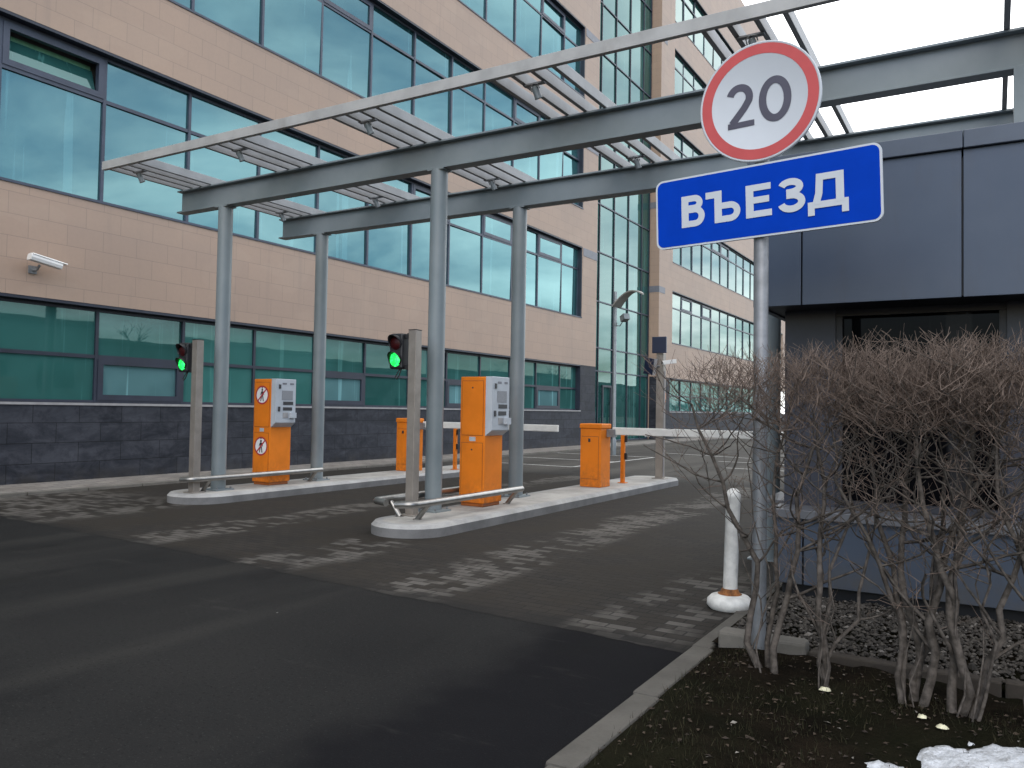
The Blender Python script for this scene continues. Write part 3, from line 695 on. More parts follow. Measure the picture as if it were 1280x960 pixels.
# ------------------------------------------------------------------ entrance canopy
SLX = [[-11.45, -11.22, -10.99, -10.76], [-9.27, -9.01, -8.77, -8.53], [-6.92, -6.70, -6.47, -6.22], [-4.60, -4.36, -4.12, -3.87], [-2.30, -2.06, -1.82, -1.57], [0.10, 0.34, 0.58, 0.82]]
def make_canopy():
    c = thing('entrance_canopy', (-6.2, 8.5, 0.15), 'grey steel canopy with two long beams on round columns over the lanes', 'canopy')
    for yb, xr in ((8.5, 2.6), (10.7, 2.6)):
        b = MB(); x0 = -11.57
        b.box(x0, xr, yb-0.09, yb+0.09, 4.63, 4.655, 'steel_paint'); b.box(x0, xr, yb-0.09, yb+0.09, 4.975, 5.0, 'steel_paint')
        b.box(x0+0.02, xr, yb-0.008, yb+0.008, 4.655, 4.975, 'steel_paint'); b.build('beam', c, 0.004)
    for x, yb, z0 in ((-10.47, 8.5, 0.15), (-6.28, 8.5, 0.15), (-2.0, 8.5, 0.0), (-10.53, 10.7, 0.15), (-6.34, 10.7, 0.15), (-2.1, 10.7, 0.0)):
        m = MB(); m.lathe([(0.112, z0), (0.112, 4.628)], 'steel_paint', (x, yb, 0), 28)
        m.box(x-0.17, x+0.17, yb-0.17, yb+0.17, z0, z0+0.02, 'steel_paint'); m.box(x-0.13, x+0.13, yb-0.10, yb+0.10, 4.612, 4.629, 'steel_paint')
        for sx in (-0.13, 0.13):
            for sy in (-0.13, 0.13): m.lathe([(0.016, z0+0.02), (0.016, z0+0.05)], 'galvanised', (x+sx, yb+sy, 0), 6)
        m.build('column', c)
    for yb in (8.5, 10.7):
        m = MB(); m.box(0.15, 0.168, yb-0.12, yb+0.12, 3.45, 4.628, 'steel_paint'); m.box(0.382, 0.40, yb-0.12, yb+0.12, 3.45, 4.628, 'steel_paint'); m.box(0.168, 0.382, yb-0.006, yb+0.006, 3.45, 4.628, 'steel_paint')
        m.box(0.168, 0.382, yb-0.12, yb-0.104, 3.45, 4.628, 'steel_paint'); m.build('post', c)
    for y0 in (7.10, 12.06):
        m = MB(); m.box(-11.57, 2.6, y0, y0+0.06, 5.004, 5.13, 'rail_paint'); m.build('edge_rail', c, 0.004)
    for g in SLX:
        for x in g:
            m = MB(); m.box(x-0.025, x+0.025, 7.162, 12.058, 5.004, 5.128, 'slat_paint'); m.build('slat', c, 0.004)
make_canopy()
ORD = ['leftmost', 'second', 'third', 'fourth', 'fifth', 'sixth']
def make_spots():
    s = thing('spotlight', (-11.1, 7.42, 5.0), '', 'spotlight', 'spotlights hung under the canopy slats')
    x, y, z = s.location
    m = MB(); m.box(x-0.13, x+0.13, y-0.03, y+0.03, 4.985, 5.002, 'galvanised'); m.tube([(x, y, 4.985), (x, y, 4.94)], 0.012, 'galvanised', 8); m.build('bracket', s)
    h = MB(); T = Matrix.Translation((x+0.03, y-0.01, 4.90)) @ Matrix.Rotation(R(24), 4, 'X') @ Matrix.Rotation(R(-12), 4, 'Y')
    h.lathe([(0.026, 0.062), (0.036, 0.045), (0.040, -0.055), (0.043, -0.06), (0.043, -0.072)], 'lamp_paint', (0, 0, 0), 18, T)
    h.tube([T @ Vector((-0.05, 0, 0.02)), T @ Vector((-0.05, 0, 0.07)), T @ Vector((0, 0, 0.09)), T @ Vector((0.05, 0, 0.07)), T @ Vector((0.05, 0, 0.02))], 0.007, 'galvanised', 6); h.build('housing', s)
    l = MB(); l.disc(T @ Vector((0, 0, -0.073)), T.to_3x3() @ Vector((0, 0, -1)), 0.037, 'terminal_dark', 20); l.build('lens', s)
    first = True
    for i, g in enumerate(SLX[:5]):
        for y, nm in ((7.42, 'before the nearer beam'), (10.25, 'between the two beams')):
            if i == 4 and y > 8: continue
            lab = f'small spotlight under the {ORD[i]} slat group from the left, {nm}' if i else f'small spotlight under the leftmost slat group, {nm}'
            if first: s['label'] = lab; first = False; s.location.x = (g[1]+g[2])/2
            else: dup(s, ((g[1]+g[2])/2, y, 5.0), lab)
make_spots()

# ------------------------------------------------------------------ traffic lights
def make_traffic_light():
    x, y, z = -6.24, 8.0, 0.15
    t = thing('traffic_light', (x, y, z), 'green traffic light on a steel post beside the nearer central column', 'traffic light', 'traffic lights at the lane entrances')
    m = MB(); m.box(x-0.06, x+0.06, y-0.06, y+0.06, z, 2.46, 'post_steel'); m.box(x-0.11, x+0.11, y-0.11, y+0.11, z, z+0.015, 'post_steel'); m.box(x-0.063, x+0.063, y-0.063, y+0.063, 2.46, 2.472, 'black_plastic'); m.build('post', t, 0.006)
    hx, hy, hz = x-0.235, y-0.02, 2.20
    a = MB()
    for dz in (0.19, -0.20): a.box(hx+0.09, x-0.061, hy-0.02, hy+0.03, hz+dz-0.025, hz+dz+0.025, 'black_plastic'); a.box(x-0.075, x-0.06, hy-0.045, hy+0.055, hz+dz-0.035, hz+dz+0.035, 'black_plastic')
    a.build('bracket', t)
    h = MB(); h.box(hx-0.105, hx+0.105, hy-0.07, hy+0.08, hz-0.225, hz+0.225, 'black_plastic'); hh = h.build('housing', t, 0.025)
    v = MB()
    for dz in (0.105, -0.105):
        n = 14; R0 = 0.092; vs = []
        for k in range(n+1):
            a0 = R(-40)+R(260)*k/n
            for rr in (R0, R0+0.006):
                for d in (-0.071, -0.071-0.10*(0.25+0.75*max(0, math.sin(a0)))): vs.append((hx+rr*math.cos(a0), hy+d, hz+dz+rr*math.sin(a0)))
        fs = []
        for k in range(n):
            p = 4*k; q = p+4; fs += [(p, q, q+1, p+1), (p+2, p+3, q+3, q+2), (p+1, q+1, q+3, p+3)]
        v.add(vs, fs, 'black_plastic', True)
    v.build('visor', hh)
    for dz, mt, nm in ((0.105, 'lens_red', 'red_lens'), (-0.105, 'lamp_green', 'green_lens')):
        l = MB(); prof = [(0.09, 0.0), (0.074, 0.014), (0.045, 0.024), (0.0001, 0.03)]
        T = Matrix.Translation((hx, hy-0.071, hz+dz)) @ Matrix.Rotation(R(90), 4, 'X'); l.lathe(prof, mt, (0, 0, 0), 24, T); l.build(nm, t)
    w = MB(); w.tube([(hx+0.02, hy, hz-0.22), (hx-0.01, hy-0.02, hz-0.28), (hx-0.03, hy-0.03, hz-0.33), (hx-0.01, hy-0.03, hz-0.35), (hx+0.02, hy-0.02, hz-0.31), (hx+0.04, hy, hz-0.22)], 0.008, 'black_plastic', 6); w.build('cable', t)
    d = dup(t, (-10.40, 8.0, 0.15), 'green traffic light on a steel post beside the farthest left canopy column')
make_traffic_light()

# ------------------------------------------------------------------ ticket machines
def make_ticket_machine():
    x0, x1, y0, y1, z0, z1 = -6.36, -5.95, 9.2, 9.66, 0.15, 1.93
    t = thing('ticket_machine', (-6.15, 9.43, z0), 'orange ticket machine with grey terminal, plain orange sides, on the nearer island', 'ticket machine', 'orange ticket machines')
    c = MB(); c.box(x0, x1, y0, y1, z0+0.05, z1, 'orange_paint'); c.box(x0+0.02, x1-0.02, y0+0.02, y1-0.02, z0, z0+0.05, 'orange_dark'); c.build('cabinet', t, 0.01)
    for nm, a, b in (('upper_door', 1.13, 1.87), ('lower_door', 0.28, 1.02)):
        d = MB(); d.box(x0+0.035, x1-0.035, y0-0.006, y0-0.001, a, b, 'orange_paint')
        for q in ((x0+0.027, x0+0.035, a-0.008, b+0.008), (x1-0.035, x1-0.027, a-0.008, b+0.008), (x0+0.035, x1-0.035, a-0.008, a), (x0+0.035, x1-0.035, b, b+0.008)): d.box(q[0], q[1], y0-0.003, y0-0.0005, q[2], q[3], 'orange_dark')
        o = d.build(nm, t)
        k = MB(); k.lathe([(0.012, 0), (0.012, 0.006)], 'terminal_dark', (0, 0, 0), 10, Matrix.Translation(((x0+x1)/2, y0-0.006, b-0.09)) @ Matrix.Rotation(R(90), 4, 'X')); k.build('lock', o)
    p = MB(); p.box(x0+0.16, x0+0.26, y0-0.004, y0-0.0005, 1.045, 1.105, 'terminal_grey'); p.build('rating_plate', t)
    g = MB(); X1 = x1+0.105; pr = [(x1+0.001, 1.12), (X1, 1.20), (X1, 1.935), (x1+0.001, 1.935)]
    g.prism([(a, b) for a, b in pr], 'y', y0+0.005, y1-0.01, 'terminal_grey'); term = g.build('terminal', t, 0.008)
    X = X1+0.001
    s = MB(); s.box(X, X+0.004, y0+0.14, y1-0.08, 1.58, 1.74, 'speaker_grey'); s.build('speaker_grille', term)
    s = MB(); s.box(X, X+0.006, y0+0.17, y1-0.07, 1.50, 1.555, 'terminal_dark'); s.build('display', term)
    s = MB(); s.box(X, X+0.006, y0+0.17, y1-0.09, 1.405, 1.46, 'terminal_dark'); s.box(X, X+0.012, y0+0.06, y0+0.10, 1.39, 1.47, 'terminal_dark'); s.build('card_slot', term)
    s = MB(); s.box(X, X+0.05, y0+0.31, y1-0.03, 1.28, 1.37, 'terminal_grey'); s.box(X, X+0.006, y0+0.17, y0+0.28, 1.28, 1.37, 'pale_trim'); s.build('ticket_tray', term)
    s = MB(); s.box(X, X+0.012, y0+0.07, y0+0.11, 1.77, 1.84, 'terminal_dark'); s.box(X, X+0.003, y0+0.15, y0+0.24, 1.84, 1.87, 'band_grey'); s.box(X, X+0.003, y0+0.32, y0+0.40, 1.84, 1.87, 'band_grey'); s.build('call_button', term)
    d = dup(t, (-10.36-0.20, 9.66, 0.15), 'orange ticket machine with two round no-walking stickers, on the farther island')
    off = Vector(d.location)-Vector(t.location)
    for zc in (1.66, 0.80):
        cx = x0+off.x+0.205; yf = y0+off.y-0.008
        m = MB(); m.disc((cx, yf, zc), (0, -1, 0), 0.150, 'sticker_white', 40)
        m.disc((cx, yf-0.001, zc), (0, -1, 0), 0.158, 'sticker_red', 40, 0.132)
        # walking figure
        P = lambda pts: m.add([(cx+a*1.25, yf-0.0015, zc+b*1.25) for a, b in pts], [tuple(range(len(pts)))], 'sticker_black')
        m.disc((cx+0.0, yf-0.0015, zc+0.086), (0, -1, 0), 0.020, 'sticker_black', 16)
        P([(-0.018, 0.05), (0.018, 0.05), (0.020, -0.008), (-0.016, -0.008)]); P([(0.0, -0.008), (0.02, -0.008), (0.034, -0.085), (0.018, -0.085)]); P([(-0.016, -0.008), (0.002, -0.008), (-0.018, -0.085), (-0.034, -0.085)])
        P([(0.018, 0.05), (0.040, 0.0), (0.031, -0.004), (0.014, 0.03)]); P([(-0.018, 0.05), (-0.014, 0.03), (-0.031, -0.004), (-0.040, 0.0)])
        q = 0.013; ca = math.cos(R(45)); m.add([(cx+a*ca-b*ca, yf-0.0025, zc+a*ca+b*ca) for a, b in ((-0.137, -q), (0.137, -q), (0.137, q), (-0.137, q))], [(0, 1, 2, 3)], 'sticker_red')
        m.build('sticker', d)
make_ticket_machine()

# ------------------------------------------------------------------ barriers
def make_barrier():
    x0, x1, y0, y1, z0 = -6.27, -5.87, 12.8, 13.2, 0.15
    t = thing('barrier_gate', (-6.07, 13.0, z0), 'orange barrier cabinet with white boom reaching right, on the nearer island', 'barrier', 'orange barriers with white booms')
    c = MB(); c.box(x0, x1, y0, y1, z0, 1.17, 'orange_paint'); c.build('cabinet', t, 0.012)
    h = MB(); h.box(x0-0.015, x1+0.015, y0-0.015, y1+0.015, 1.171, 1.26, 'orange_paint'); h.build('lid', t, 0.02)
    d = MB(); d.box(x0+0.035, x1-0.05, y0-0.007, y0-0.001, 0.30, 1.03, 'orange_paint'); d.box(x0+0.03, x1-0.045, y0-0.003, y0-0.0005, 0.29, 0.30, 'orange_dark'); d.box(x1-0.05, x1-0.042, y0-0.003, y0-0.0005, 0.30, 1.03, 'orange_dark'); d.box(x0+0.03, x1-0.045, y0-0.003, y0-0.0005, 1.03, 1.04, 'orange_dark'); dd = d.build('door', t)
    k = MB(); k.box(x0+0.16, x0+0.20, y0-0.014, y0-0.007, 0.94, 1.0, 'terminal_dark'); k.build('handle', dd)
    b = MB(); b.box(x1+0.10, -2.55, 13.05, 13.10, 1.07, 1.20, 'boom_white'); b.build('boom', t, 0.012)
    f = MB(); f.box(x1+0.001, x1+0.16, 13.02, 13.13, 1.03, 1.165, 'galvanised'); f.build('boom_mount', t, 0.006)
    o = dup(t, (-10.66, 13.55, 0.15), 'orange barrier cabinet with white boom, on the farther island beside the tan wall')
    # photocell posts
    p = thing('sensor_post', (-5.94, 13.95, z0), 'slim orange sensor post beside the barrier on the nearer island', 'sensor post', 'orange sensor posts')
    m = MB(); m.box(-5.98, -5.91, 13.91, 13.98, z0, 1.06, 'orange_paint'); m.box(-6.02, -5.87, 13.87, 14.02, z0, z0+0.012, 'orange_paint'); m.build('post', p, 0.006)
    for z in (0.98, 0.66):
        m = MB(); m.box(-5.908, -5.86, 13.92, 13.97, z-0.07, z+0.05, 'black_plastic'); m.build('sensor', p, 0.006)
    dup(p, (-10.10, 14.45, z0), 'slim orange sensor post behind the canopy column, on the farther island')
make_barrier()

# ------------------------------------------------------------------ camera mast at the end of the nearer island
def make_mast():
    x, y, z0 = -5.76, 15.4, 0.15
    t = thing('camera_mast', (x, y, z0), 'square steel mast carrying two dark blue panels and small cameras at the island end', 'camera mast')
    m = MB(); m.box(x-0.075, x+0.075, y-0.075, y+0.075, z0, 2.66, 'post_steel'); m.box(x-0.13, x+0.13, y-0.13, y+0.13, z0, z0+0.015, 'post_steel'); m.build('post', t, 0.006)
    a = MB(); a.box(x-0.15, x+0.15, y-0.13, y-0.08, 2.66, 2.99, 'panel_navy'); a.box(x-0.05, x+0.05, y-0.08, y, 2.7, 2.85, 'galvanised'); a.build('panel', t, 0.008)
    T = Matrix.Translation((x-0.20, y-0.10, 2.40)) @ Matrix.Rotation(R(-28), 4, 'Z') @ Matrix.Rotation(R(9), 4, 'Y')
    a = MB(); a.box(-0.14, 0.14, -0.03, 0.03, -0.165, 0.165, 'panel_navy', T); a.box(0.142, 0.165, -0.035, 0.035, -0.165, 0.165, 'pale_trim', T); a.build('panel', t)
    a = MB(); a.tube([(x, y-0.07, 2.40), (x-0.12, y-0.09, 2.40)], 0.025, 'galvanised', 8); a.tube([(x+0.07, y, 2.50), (x+0.12, y, 2.50)], 0.02, 'galvanised', 8); a.box(x-0.26, x+0.26, y-0.11, y-0.08, 1.08, 1.12, 'galvanised'); a.build('bracket', t)
    for cx, cz, mt in ((x+0.20, 2.48, 'camera_white'), (x-0.27, 1.04, 'camera_white'), (x+0.24, 1.04, 'black_plastic')):
        c = MB(); T = Matrix.Translation((cx, y-0.1, cz)) @ Matrix.Rotation(R(-55 if cz > 2 else (35 if cx < x else -35)), 4, 'Z') @ Matrix.Rotation(R(8), 4, 'X')
        c.box(-0.045, 0.045, -0.14, 0.14, -0.04, 0.04, mt, T); c.box(-0.035, 0.035, -0.146, -0.141, -0.03, 0.03, 'black_plastic', T); c.build('camera', t, 0.008)
    w = MB(); w.tube([(x+0.085, y-0.04, 0.2), (x+0.09, y-0.04, 1.5), (x+0.085, y-0.03, 2.3)], 0.012, 'pale_trim', 6); w.build('conduit', t)
make_mast()

# ------------------------------------------------------------------ street lamp in the car park
def make_street_lamp():
    x, y = -11.0, 25.0
    t = thing('street_lamp', (x, y, 0), 'tall grey lamp post with a curved blade-shaped head in front of the glazed entrance', 'street lamp')
    m = MB(); m.lathe([(0.085, 0), (0.085, 0.5), (0.06, 0.55), (0.052, 5.5), (0.04, 5.52)], 'lamp_paint', (x, y, 0), 16); m.build('post', t)
    b = MB(); n = 12; up = []; lo = []
    dx, dy = 0.93, -0.36
    for k in range(n+1):
        u = k/n; s = 1.22*u; zz = 4.95+0.50*math.sin(R(6+128*u)); w = 0.20*(1-u)**0.6+0.03
        c = Vector((x+0.04+dx*s, y+dy*s, zz)); nn = Vector((-dy, dx, 0))*w
        up += [c+nn+Vector((0, 0, 0.02)), c-nn+Vector((0, 0, 0.02))]; lo += [c+nn*0.96-Vector((0, 0, 0.025)), c-nn*0.96-Vector((0, 0, 0.025))]
    vs = up+lo; q = len(up); fs = []
    for k in range(n):
        a = 2*k; fs += [(a, a+2, a+3, a+1), (q+a, q+a+1, q+a+3, q+a+2), (a, q+a, q+a+2, a+2), (a+1, a+3, q+a+3, q+a+1)]
    fs += [(0, 1, q+1, q), (2*n, q+2*n, q+2*n+1, 2*n+1)]
    b.add(vs, fs, 'blade_paint', False); b.build('lamp_head', t)
    a = MB(); a.tube([(x, y, 4.42), (x+0.02, y-0.02, 4.36), (x+0.2, y-0.06, 4.34), (x+0.33, y-0.1, 4.5)], 0.018, 'lamp_paint', 8); a.lathe([(0.075, 4.36), (0.075, 4.46)], 'lamp_paint', (x, y, 0), 14)
    T = Matrix.Translation((x+0.40, y-0.12, 4.60)) @ Matrix.Rotation(R(-35), 4, 'Z') @ Matrix.Rotation(R(-20), 4, 'Y'); a.box(-0.13, 0.13, -0.11, 0.11, -0.1, 0.1, 'lamp_paint', T); a.build('floodlight', t)
make_street_lamp()

# ------------------------------------------------------------------ bumper rails on the islands
def rail(x, side, y0, y1, label, end_in=0.22):
    t = thing('bumper_rail', (x, (y0+y1)/2, 0.15), label, 'guard rail', 'low steel guard rails on the islands')
    z = 0.36; ox = x+side*0.14
    pts = [(ox-side*end_in, y0-0.02, z-0.01)]
    for k in range(5):
        a = R(90*k/4); pts.append((ox-side*0.10*(1-math.sin(a)), y0+0.10-0.10*math.cos(a), z))
    pts += [(ox, (y0+y1)/2, z), (ox, y1, z)]
    m = MB(); m.tube(pts, 0.042, 'stainless', 14); m.build('rail', t)
    for yy in (y0+0.32, y1-0.14):
        m = MB(); m.tube([(x-side*0.02, yy, 0.15), (ox, yy, z-0.02)], 0.032, 'stainless', 12); m.lathe([(0.055, 0.15), (0.055, 0.158)], 'stainless', (x-side*0.02, yy, 0), 14); m.build('support', t)
rail(-5.93, 1, 7.42, 9.95, 'polished steel rail along the right edge of the nearer island')
rail(-6.30, -1, 7.50, 9.95, 'polished steel rail along the left edge of the nearer island')
rail(-10.40, 1, 7.85, 10.55, 'polished steel rail along the right edge of the farther island')

# ------------------------------------------------------------------ white bollard
def make_bollard():
    x, y = -1.74, 6.18
    t = thing('bollard', (x, y, 0), 'white metal bollard with a rust-stained round foot beside the booth', 'bollard')
    T = Matrix.Translation((x, y, 0.08)) @ Matrix.Rotation(R(1.6), 4, 'Y')
    m = MB(); m.lathe([(0.054, 0.0), (0.054, 0.76), (0.056, 0.765), (0.056, 0.785)] + [(0.054*math.cos(R(a)), 0.785+0.055*math.sin(R(a))) for a in (10, 30, 50, 70, 89)], 'white_paint', (0, 0, 0), 24, T); m.build('post', t)
    b = MB(); b.lathe([(0.15, 0.004), (0.172, 0.03), (0.168, 0.07), (0.14, 0.098), (0.09, 0.112), (0.07, 0.114)], 'white_paint', (x, y, 0), 28); b.build('foot', t)
    r = MB(); r.lathe([(0.092, 0.113), (0.074, 0.121), (0.06, 0.15), (0.0555, 0.155)], 'rust', (x, y, 0), 20); r.build('rust_collar', t)
make_bollard()

# ------------------------------------------------------------------ road sign
def make_sign():
    x, y = -1.245, 5.0
    t = thing('road_sign', (x, y, 0), 'grey post with a round 20 speed limit disc above a blue plate reading ВЪЕЗД', 'road sign')
    m = MB(); m.lathe([(0.044, -0.1), (0.044, 3.62), (0.03, 3.63)], 'galvanised', (x, y+0.06, 0), 20); m.build('post', t)
    Rm = Matrix.Rotation(R(-3.0), 4, 'Z') @ Matrix.Rotation(R(-1.6), 4, 'Y')
    up = Matrix(((1, 0, 0, 0), (0, 0, -1, 0), (0, 1, 0, 0), (0, 0, 0, 1)))     # local (x,y,z) -> (x,-z,y): z is towards the viewer
    D = Matrix.Translation((-1.255, y, 3.432)) @ Rm @ up
    d = MB(); rr = 0.376
    d.lathe([(rr-0.004, -0.022), (rr, -0.02), (rr, 0.0), (rr-0.006, 0.004), (rr-0.012, 0.0), (0.0001, 0.0)], 'sign_white', (0, 0, 0), 64, D)
    d.lathe([(rr-0.02, -0.024), (0.0001, -0.024)], 'sign_back', (0, 0, 0), 48, D)
    n = 64; vs = []
    for q in (rr-0.014, rr-0.078): vs += [(q*math.cos(2*math.pi*k/n), q*math.sin(2*math.pi*k/n), 0.0015) for k in range(n)]
    d.add(vs, [(k, (k+1) % n, n+(k+1) % n, n+k) for k in range(n)], 'sign_red', False, D); disc = d.build('speed_disc', t)
    write_twenty(D @ Matrix.Translation((0.0, -0.005, 0.002)), 'sign_digit').build('numerals', disc)
    W, H, rc = 1.385, 0.457, 0.05
    Pm = Matrix.Translation((-1.236, y-0.004, 2.812)) @ Rm @ up
    def rrect(w, h, r, n=6):
        p = []
        for cx, cy, a0 in ((w/2-r, h/2-r, 0), (-w/2+r, h/2-r, 90), (-w/2+r, -h/2+r, 180), (w/2-r, -h/2+r, 270)):
            for k in range(n+1): a = R(a0+90*k/n); p.append((cx+r*math.cos(a), cy+r*math.sin(a)))
        return p
    p = MB(); p.prism(rrect(W, H, rc), 'z', -0.02, 0.0, 'sign_white', Pm)
    q = rrect(W-0.024, H-0.024, rc-0.008); p.add([(a, b, 0.0015) for a, b in q], [tuple(range(len(q)))], 'sign_blue', False, Pm)
    q = rrect(W-0.03, H-0.03, rc-0.012); p.add([(a, b, -0.022) for a, b in q], [tuple(range(len(q)))[::-1]], 'sign_back', False, Pm); pl = p.build('name_plate', t)
    write_entrance(Pm @ Matrix.Translation((0.0, -0.002, 0.003)), 'sign_white').build('lettering', pl)
    c = MB()
    for z in (3.25, 3.6, 2.70, 2.92): c.box(x-0.06, x+0.06, y+0.022, y+0.115, z-0.02, z+0.02, 'galvanised')
    c.build('clamp', t)
make_sign()

# ------------------------------------------------------------------ guard booth
def make_booth():
    XL, XRr = -1.66, 3.2; YF, YB = 6.5, 9.9
    b = thing('guard_booth', (0.5, 7.2, 0), 'dark grey metal-clad guard booth with an overhanging upper band behind the bare hedge', 'booth')
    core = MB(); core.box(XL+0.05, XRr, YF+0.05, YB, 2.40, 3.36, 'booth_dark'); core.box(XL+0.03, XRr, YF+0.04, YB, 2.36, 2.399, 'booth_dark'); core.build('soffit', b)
    f = MB(); xs = [XL, -1.29, -0.195, 0.90, 1.995, XRr]
    for i in range(len(xs)-1): f.box(xs[i]+0.006, xs[i+1]-0.006, YF, YF+0.045, 2.345, 3.40, 'booth')
    ys = [YF, 7.6, 8.7, YB]
    for i in range(3): f.box(XL-0.004, XL+0.045, ys[i]+0.012, ys[i+1]-0.006, 2.345, 3.40, 'booth')
    f.build('fascia', b, 0.003)
    c = MB(); cx = [XL-0.05, -0.19, 1.2, XRr+0.05]
    for i in range(3): c.box(cx[i]+0.002, cx[i+1]-0.002, YF-0.035, YB+0.05, 3.401, 3.53, 'booth_coping')
    c.build('coping', b, 0.006)
    # body: corner pier, window, glazing bars
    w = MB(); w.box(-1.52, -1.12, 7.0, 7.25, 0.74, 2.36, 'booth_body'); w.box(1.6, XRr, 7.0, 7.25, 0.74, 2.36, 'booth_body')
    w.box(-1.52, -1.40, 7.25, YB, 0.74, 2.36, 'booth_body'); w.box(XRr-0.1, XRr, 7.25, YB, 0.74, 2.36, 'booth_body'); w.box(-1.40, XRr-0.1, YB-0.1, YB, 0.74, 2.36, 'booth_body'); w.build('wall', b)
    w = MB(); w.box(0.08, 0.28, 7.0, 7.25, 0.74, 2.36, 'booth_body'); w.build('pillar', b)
    for xa, xb in ((-1.12, 0.08), (0.28, 1.6)):
        q = MB(); q.box(xa, xa+0.05, 7.02, 7.10, 0.80, 2.30, 'booth_dark'); q.box(xb-0.05, xb, 7.02, 7.10, 0.80, 2.30, 'booth_dark'); q.box(xa, xb, 7.02, 7.10, 2.302, 2.358, 'booth_dark'); q.box(xa, xb, 7.02, 7.10, 0.742, 0.798, 'booth_dark'); o = q.build('window', b)
        g = MB(); g.add([(xa+0.05, 7.07, 0.8), (xb-0.05, 7.07, 0.8), (xb-0.05, 7.07, 2.3), (xa+0.05, 7.07, 2.3)], [(0, 1, 2, 3)], 'black_glass'); g.build('pane', o)
    lw = MB(); lx = [-1.53, -1.30, -0.25, 0.80, 1.85, XRr]
    for i in range(len(lx)-1): lw.box(lx[i]+0.007, lx[i+1]-0.007, 6.66, 6.70, 0.15, 0.665, 'booth')
    lw.box(-1.53, -1.49, 6.71, YB, 0.15, 0.665, 'booth'); lw.box(-1.49, XRr-0.02, 6.70, 7.0, 0.14, 0.66, 'booth_dark'); lw.build('lower_panel', b, 0.003)
    l = MB(); l.box(-1.56, XRr+0.02, 6.62, 7.02, 0.668, 0.738, 'booth_ledge'); l.box(-1.80, -1.565, 7.3, 8.1, 0.70, 0.735, 'booth_ledge'); l.build('ledge', b, 0.006)
    p = MB(); p.box(-1.48, XRr-0.04, 6.76, YB-0.05, -0.03, 0.139, 'plinth_black'); p.build('plinth', b)
    r = MB(); r.box(-1.49, XRr-0.02, 7.0, YB-0.1, 0.14, 0.73, 'interior'); r.box(-1.40, XRr-0.1, 9.6, 9.75, 0.74, 2.35, 'interior'); r.build('interior', b)
make_booth()

# ------------------------------------------------------------------ gravel, grass, litter, snow
def pebbles():
    rnd = random.Random(11); mb = MB()
    base = [Vector(v).normalized() for v in [(1, 0, 0), (-1, 0, 0), (0, 1, 0), (0, -1, 0), (0, 0, 1), (0, 0, -1)]]
    F = [(0, 2, 4), (2, 1, 4), (1, 3, 4), (3, 0, 4), (2, 0, 5), (1, 2, 5), (3, 1, 5), (0, 3, 5)]
    for k in range(9500):
        x = rnd.uniform(-1.5, 2.2); y = 5.18+1.6*rnd.random()
        r = rnd.uniform(0.006, 0.020)*(1.5 if rnd.random() < 0.06 else 1); s = Vector((r*rnd.uniform(0.8, 1.5), r*rnd.uniform(0.7, 1.2), r*rnd.uniform(0.5, 0.9)))
        z = 0.035+0.035*max(0, 1-abs(y-5.9)/0.9)+rnd.uniform(0, 0.02); Rz = Matrix.Rotation(rnd.uniform(0, 6.28), 3, 'Z') @ Matrix.Rotation(rnd.uniform(-0.6, 0.6), 3, 'X')
        mb.add([Vector((x, y, z))+Rz @ Vector((v.x*s.x*rnd.uniform(.8, 1.2), v.y*s.y, v.z*s.z*rnd.uniform(.8, 1.2))) for v in base], F, 'gravel')
    o = mb.build('gravel', kind='stuff'); tag(o, 'grey brown gravel along the foot of the dark booth', 'gravel')
pebbles()
def grass():
    rnd = random.Random(5); mb = MB(); lit = MB(); n = 0
    while n < 9000:
        x = rnd.uniform(-1.5, 1.6); y = rnd.uniform(2.6, 5.02)
        d = mnoise.noise((x*1.5, y*1.5, 7))+0.5*mnoise.noise((x*5, y*5, 2))
        if d < rnd.uniform(-0.5, 0.35): continue
        z = soil_z(x, y)-0.004; h = rnd.uniform(0.015, 0.05); a = rnd.uniform(0, 6.28); w = 0.0022; le = rnd.uniform(0, 0.035); b = rnd.uniform(0, 6.28)
        t = (x+le*math.cos(b), y+le*math.sin(b), z+h)
        mb.add([(x-w*math.cos(a), y-w*math.sin(a), z), (x+w*math.cos(a), y+w*math.sin(a), z), t], [(0, 1, 2)], 'grass'); n += 1
    tag(mb.build('grass', kind='stuff'), 'sparse dark winter grass on the soil under the hedge', 'grass')
    for k in range(1500):
        x = rnd.uniform(-1.5, 1.6); y = rnd.uniform(2.6, 5.02); z = soil_z(x, y)+0.006; r = rnd.uniform(0.006, 0.02); a = rnd.uniform(0, 6.28)
        T = Matrix.Translation((x, y, z)) @ Matrix.Rotation(a, 4, 'Z') @ Matrix.Rotation(rnd.uniform(-0.5, 0.5), 4, 'X')
        lit.add([(-r, 0, 0), (0, -r*0.5, 0.003), (r, 0, 0), (0, r*0.5, 0.004)], [(0, 1, 2, 3)], 'litter', False, T)
    tag(lit.build('leaf_litter', kind='stuff'), 'brown leaf scraps scattered on the soil below the hedge', 'leaf litter')
grass()
def snow():
    def zf(x, y):
        u = (x-0.22)/0.60; v = (y-3.80)/0.38; d = 1-(u*u+v*v)+0.9*mnoise.noise((x*5, y*5, 9))+0.5*mnoise.noise((x*14, y*14, 1))
        return soil_z(x, y)+(0.032*math.sqrt(d)+0.012*mnoise.noise((x*25, y*25, 4)) if d > 0 else -0.02)
    o = bumpy('snow', -0.55, 1.0, 3.35, 4.35, 0.018, zf, 'snow', 'stuff'); tag(o, 'patch of dirty melting snow at the lower right on the grass', 'snow')
snow()
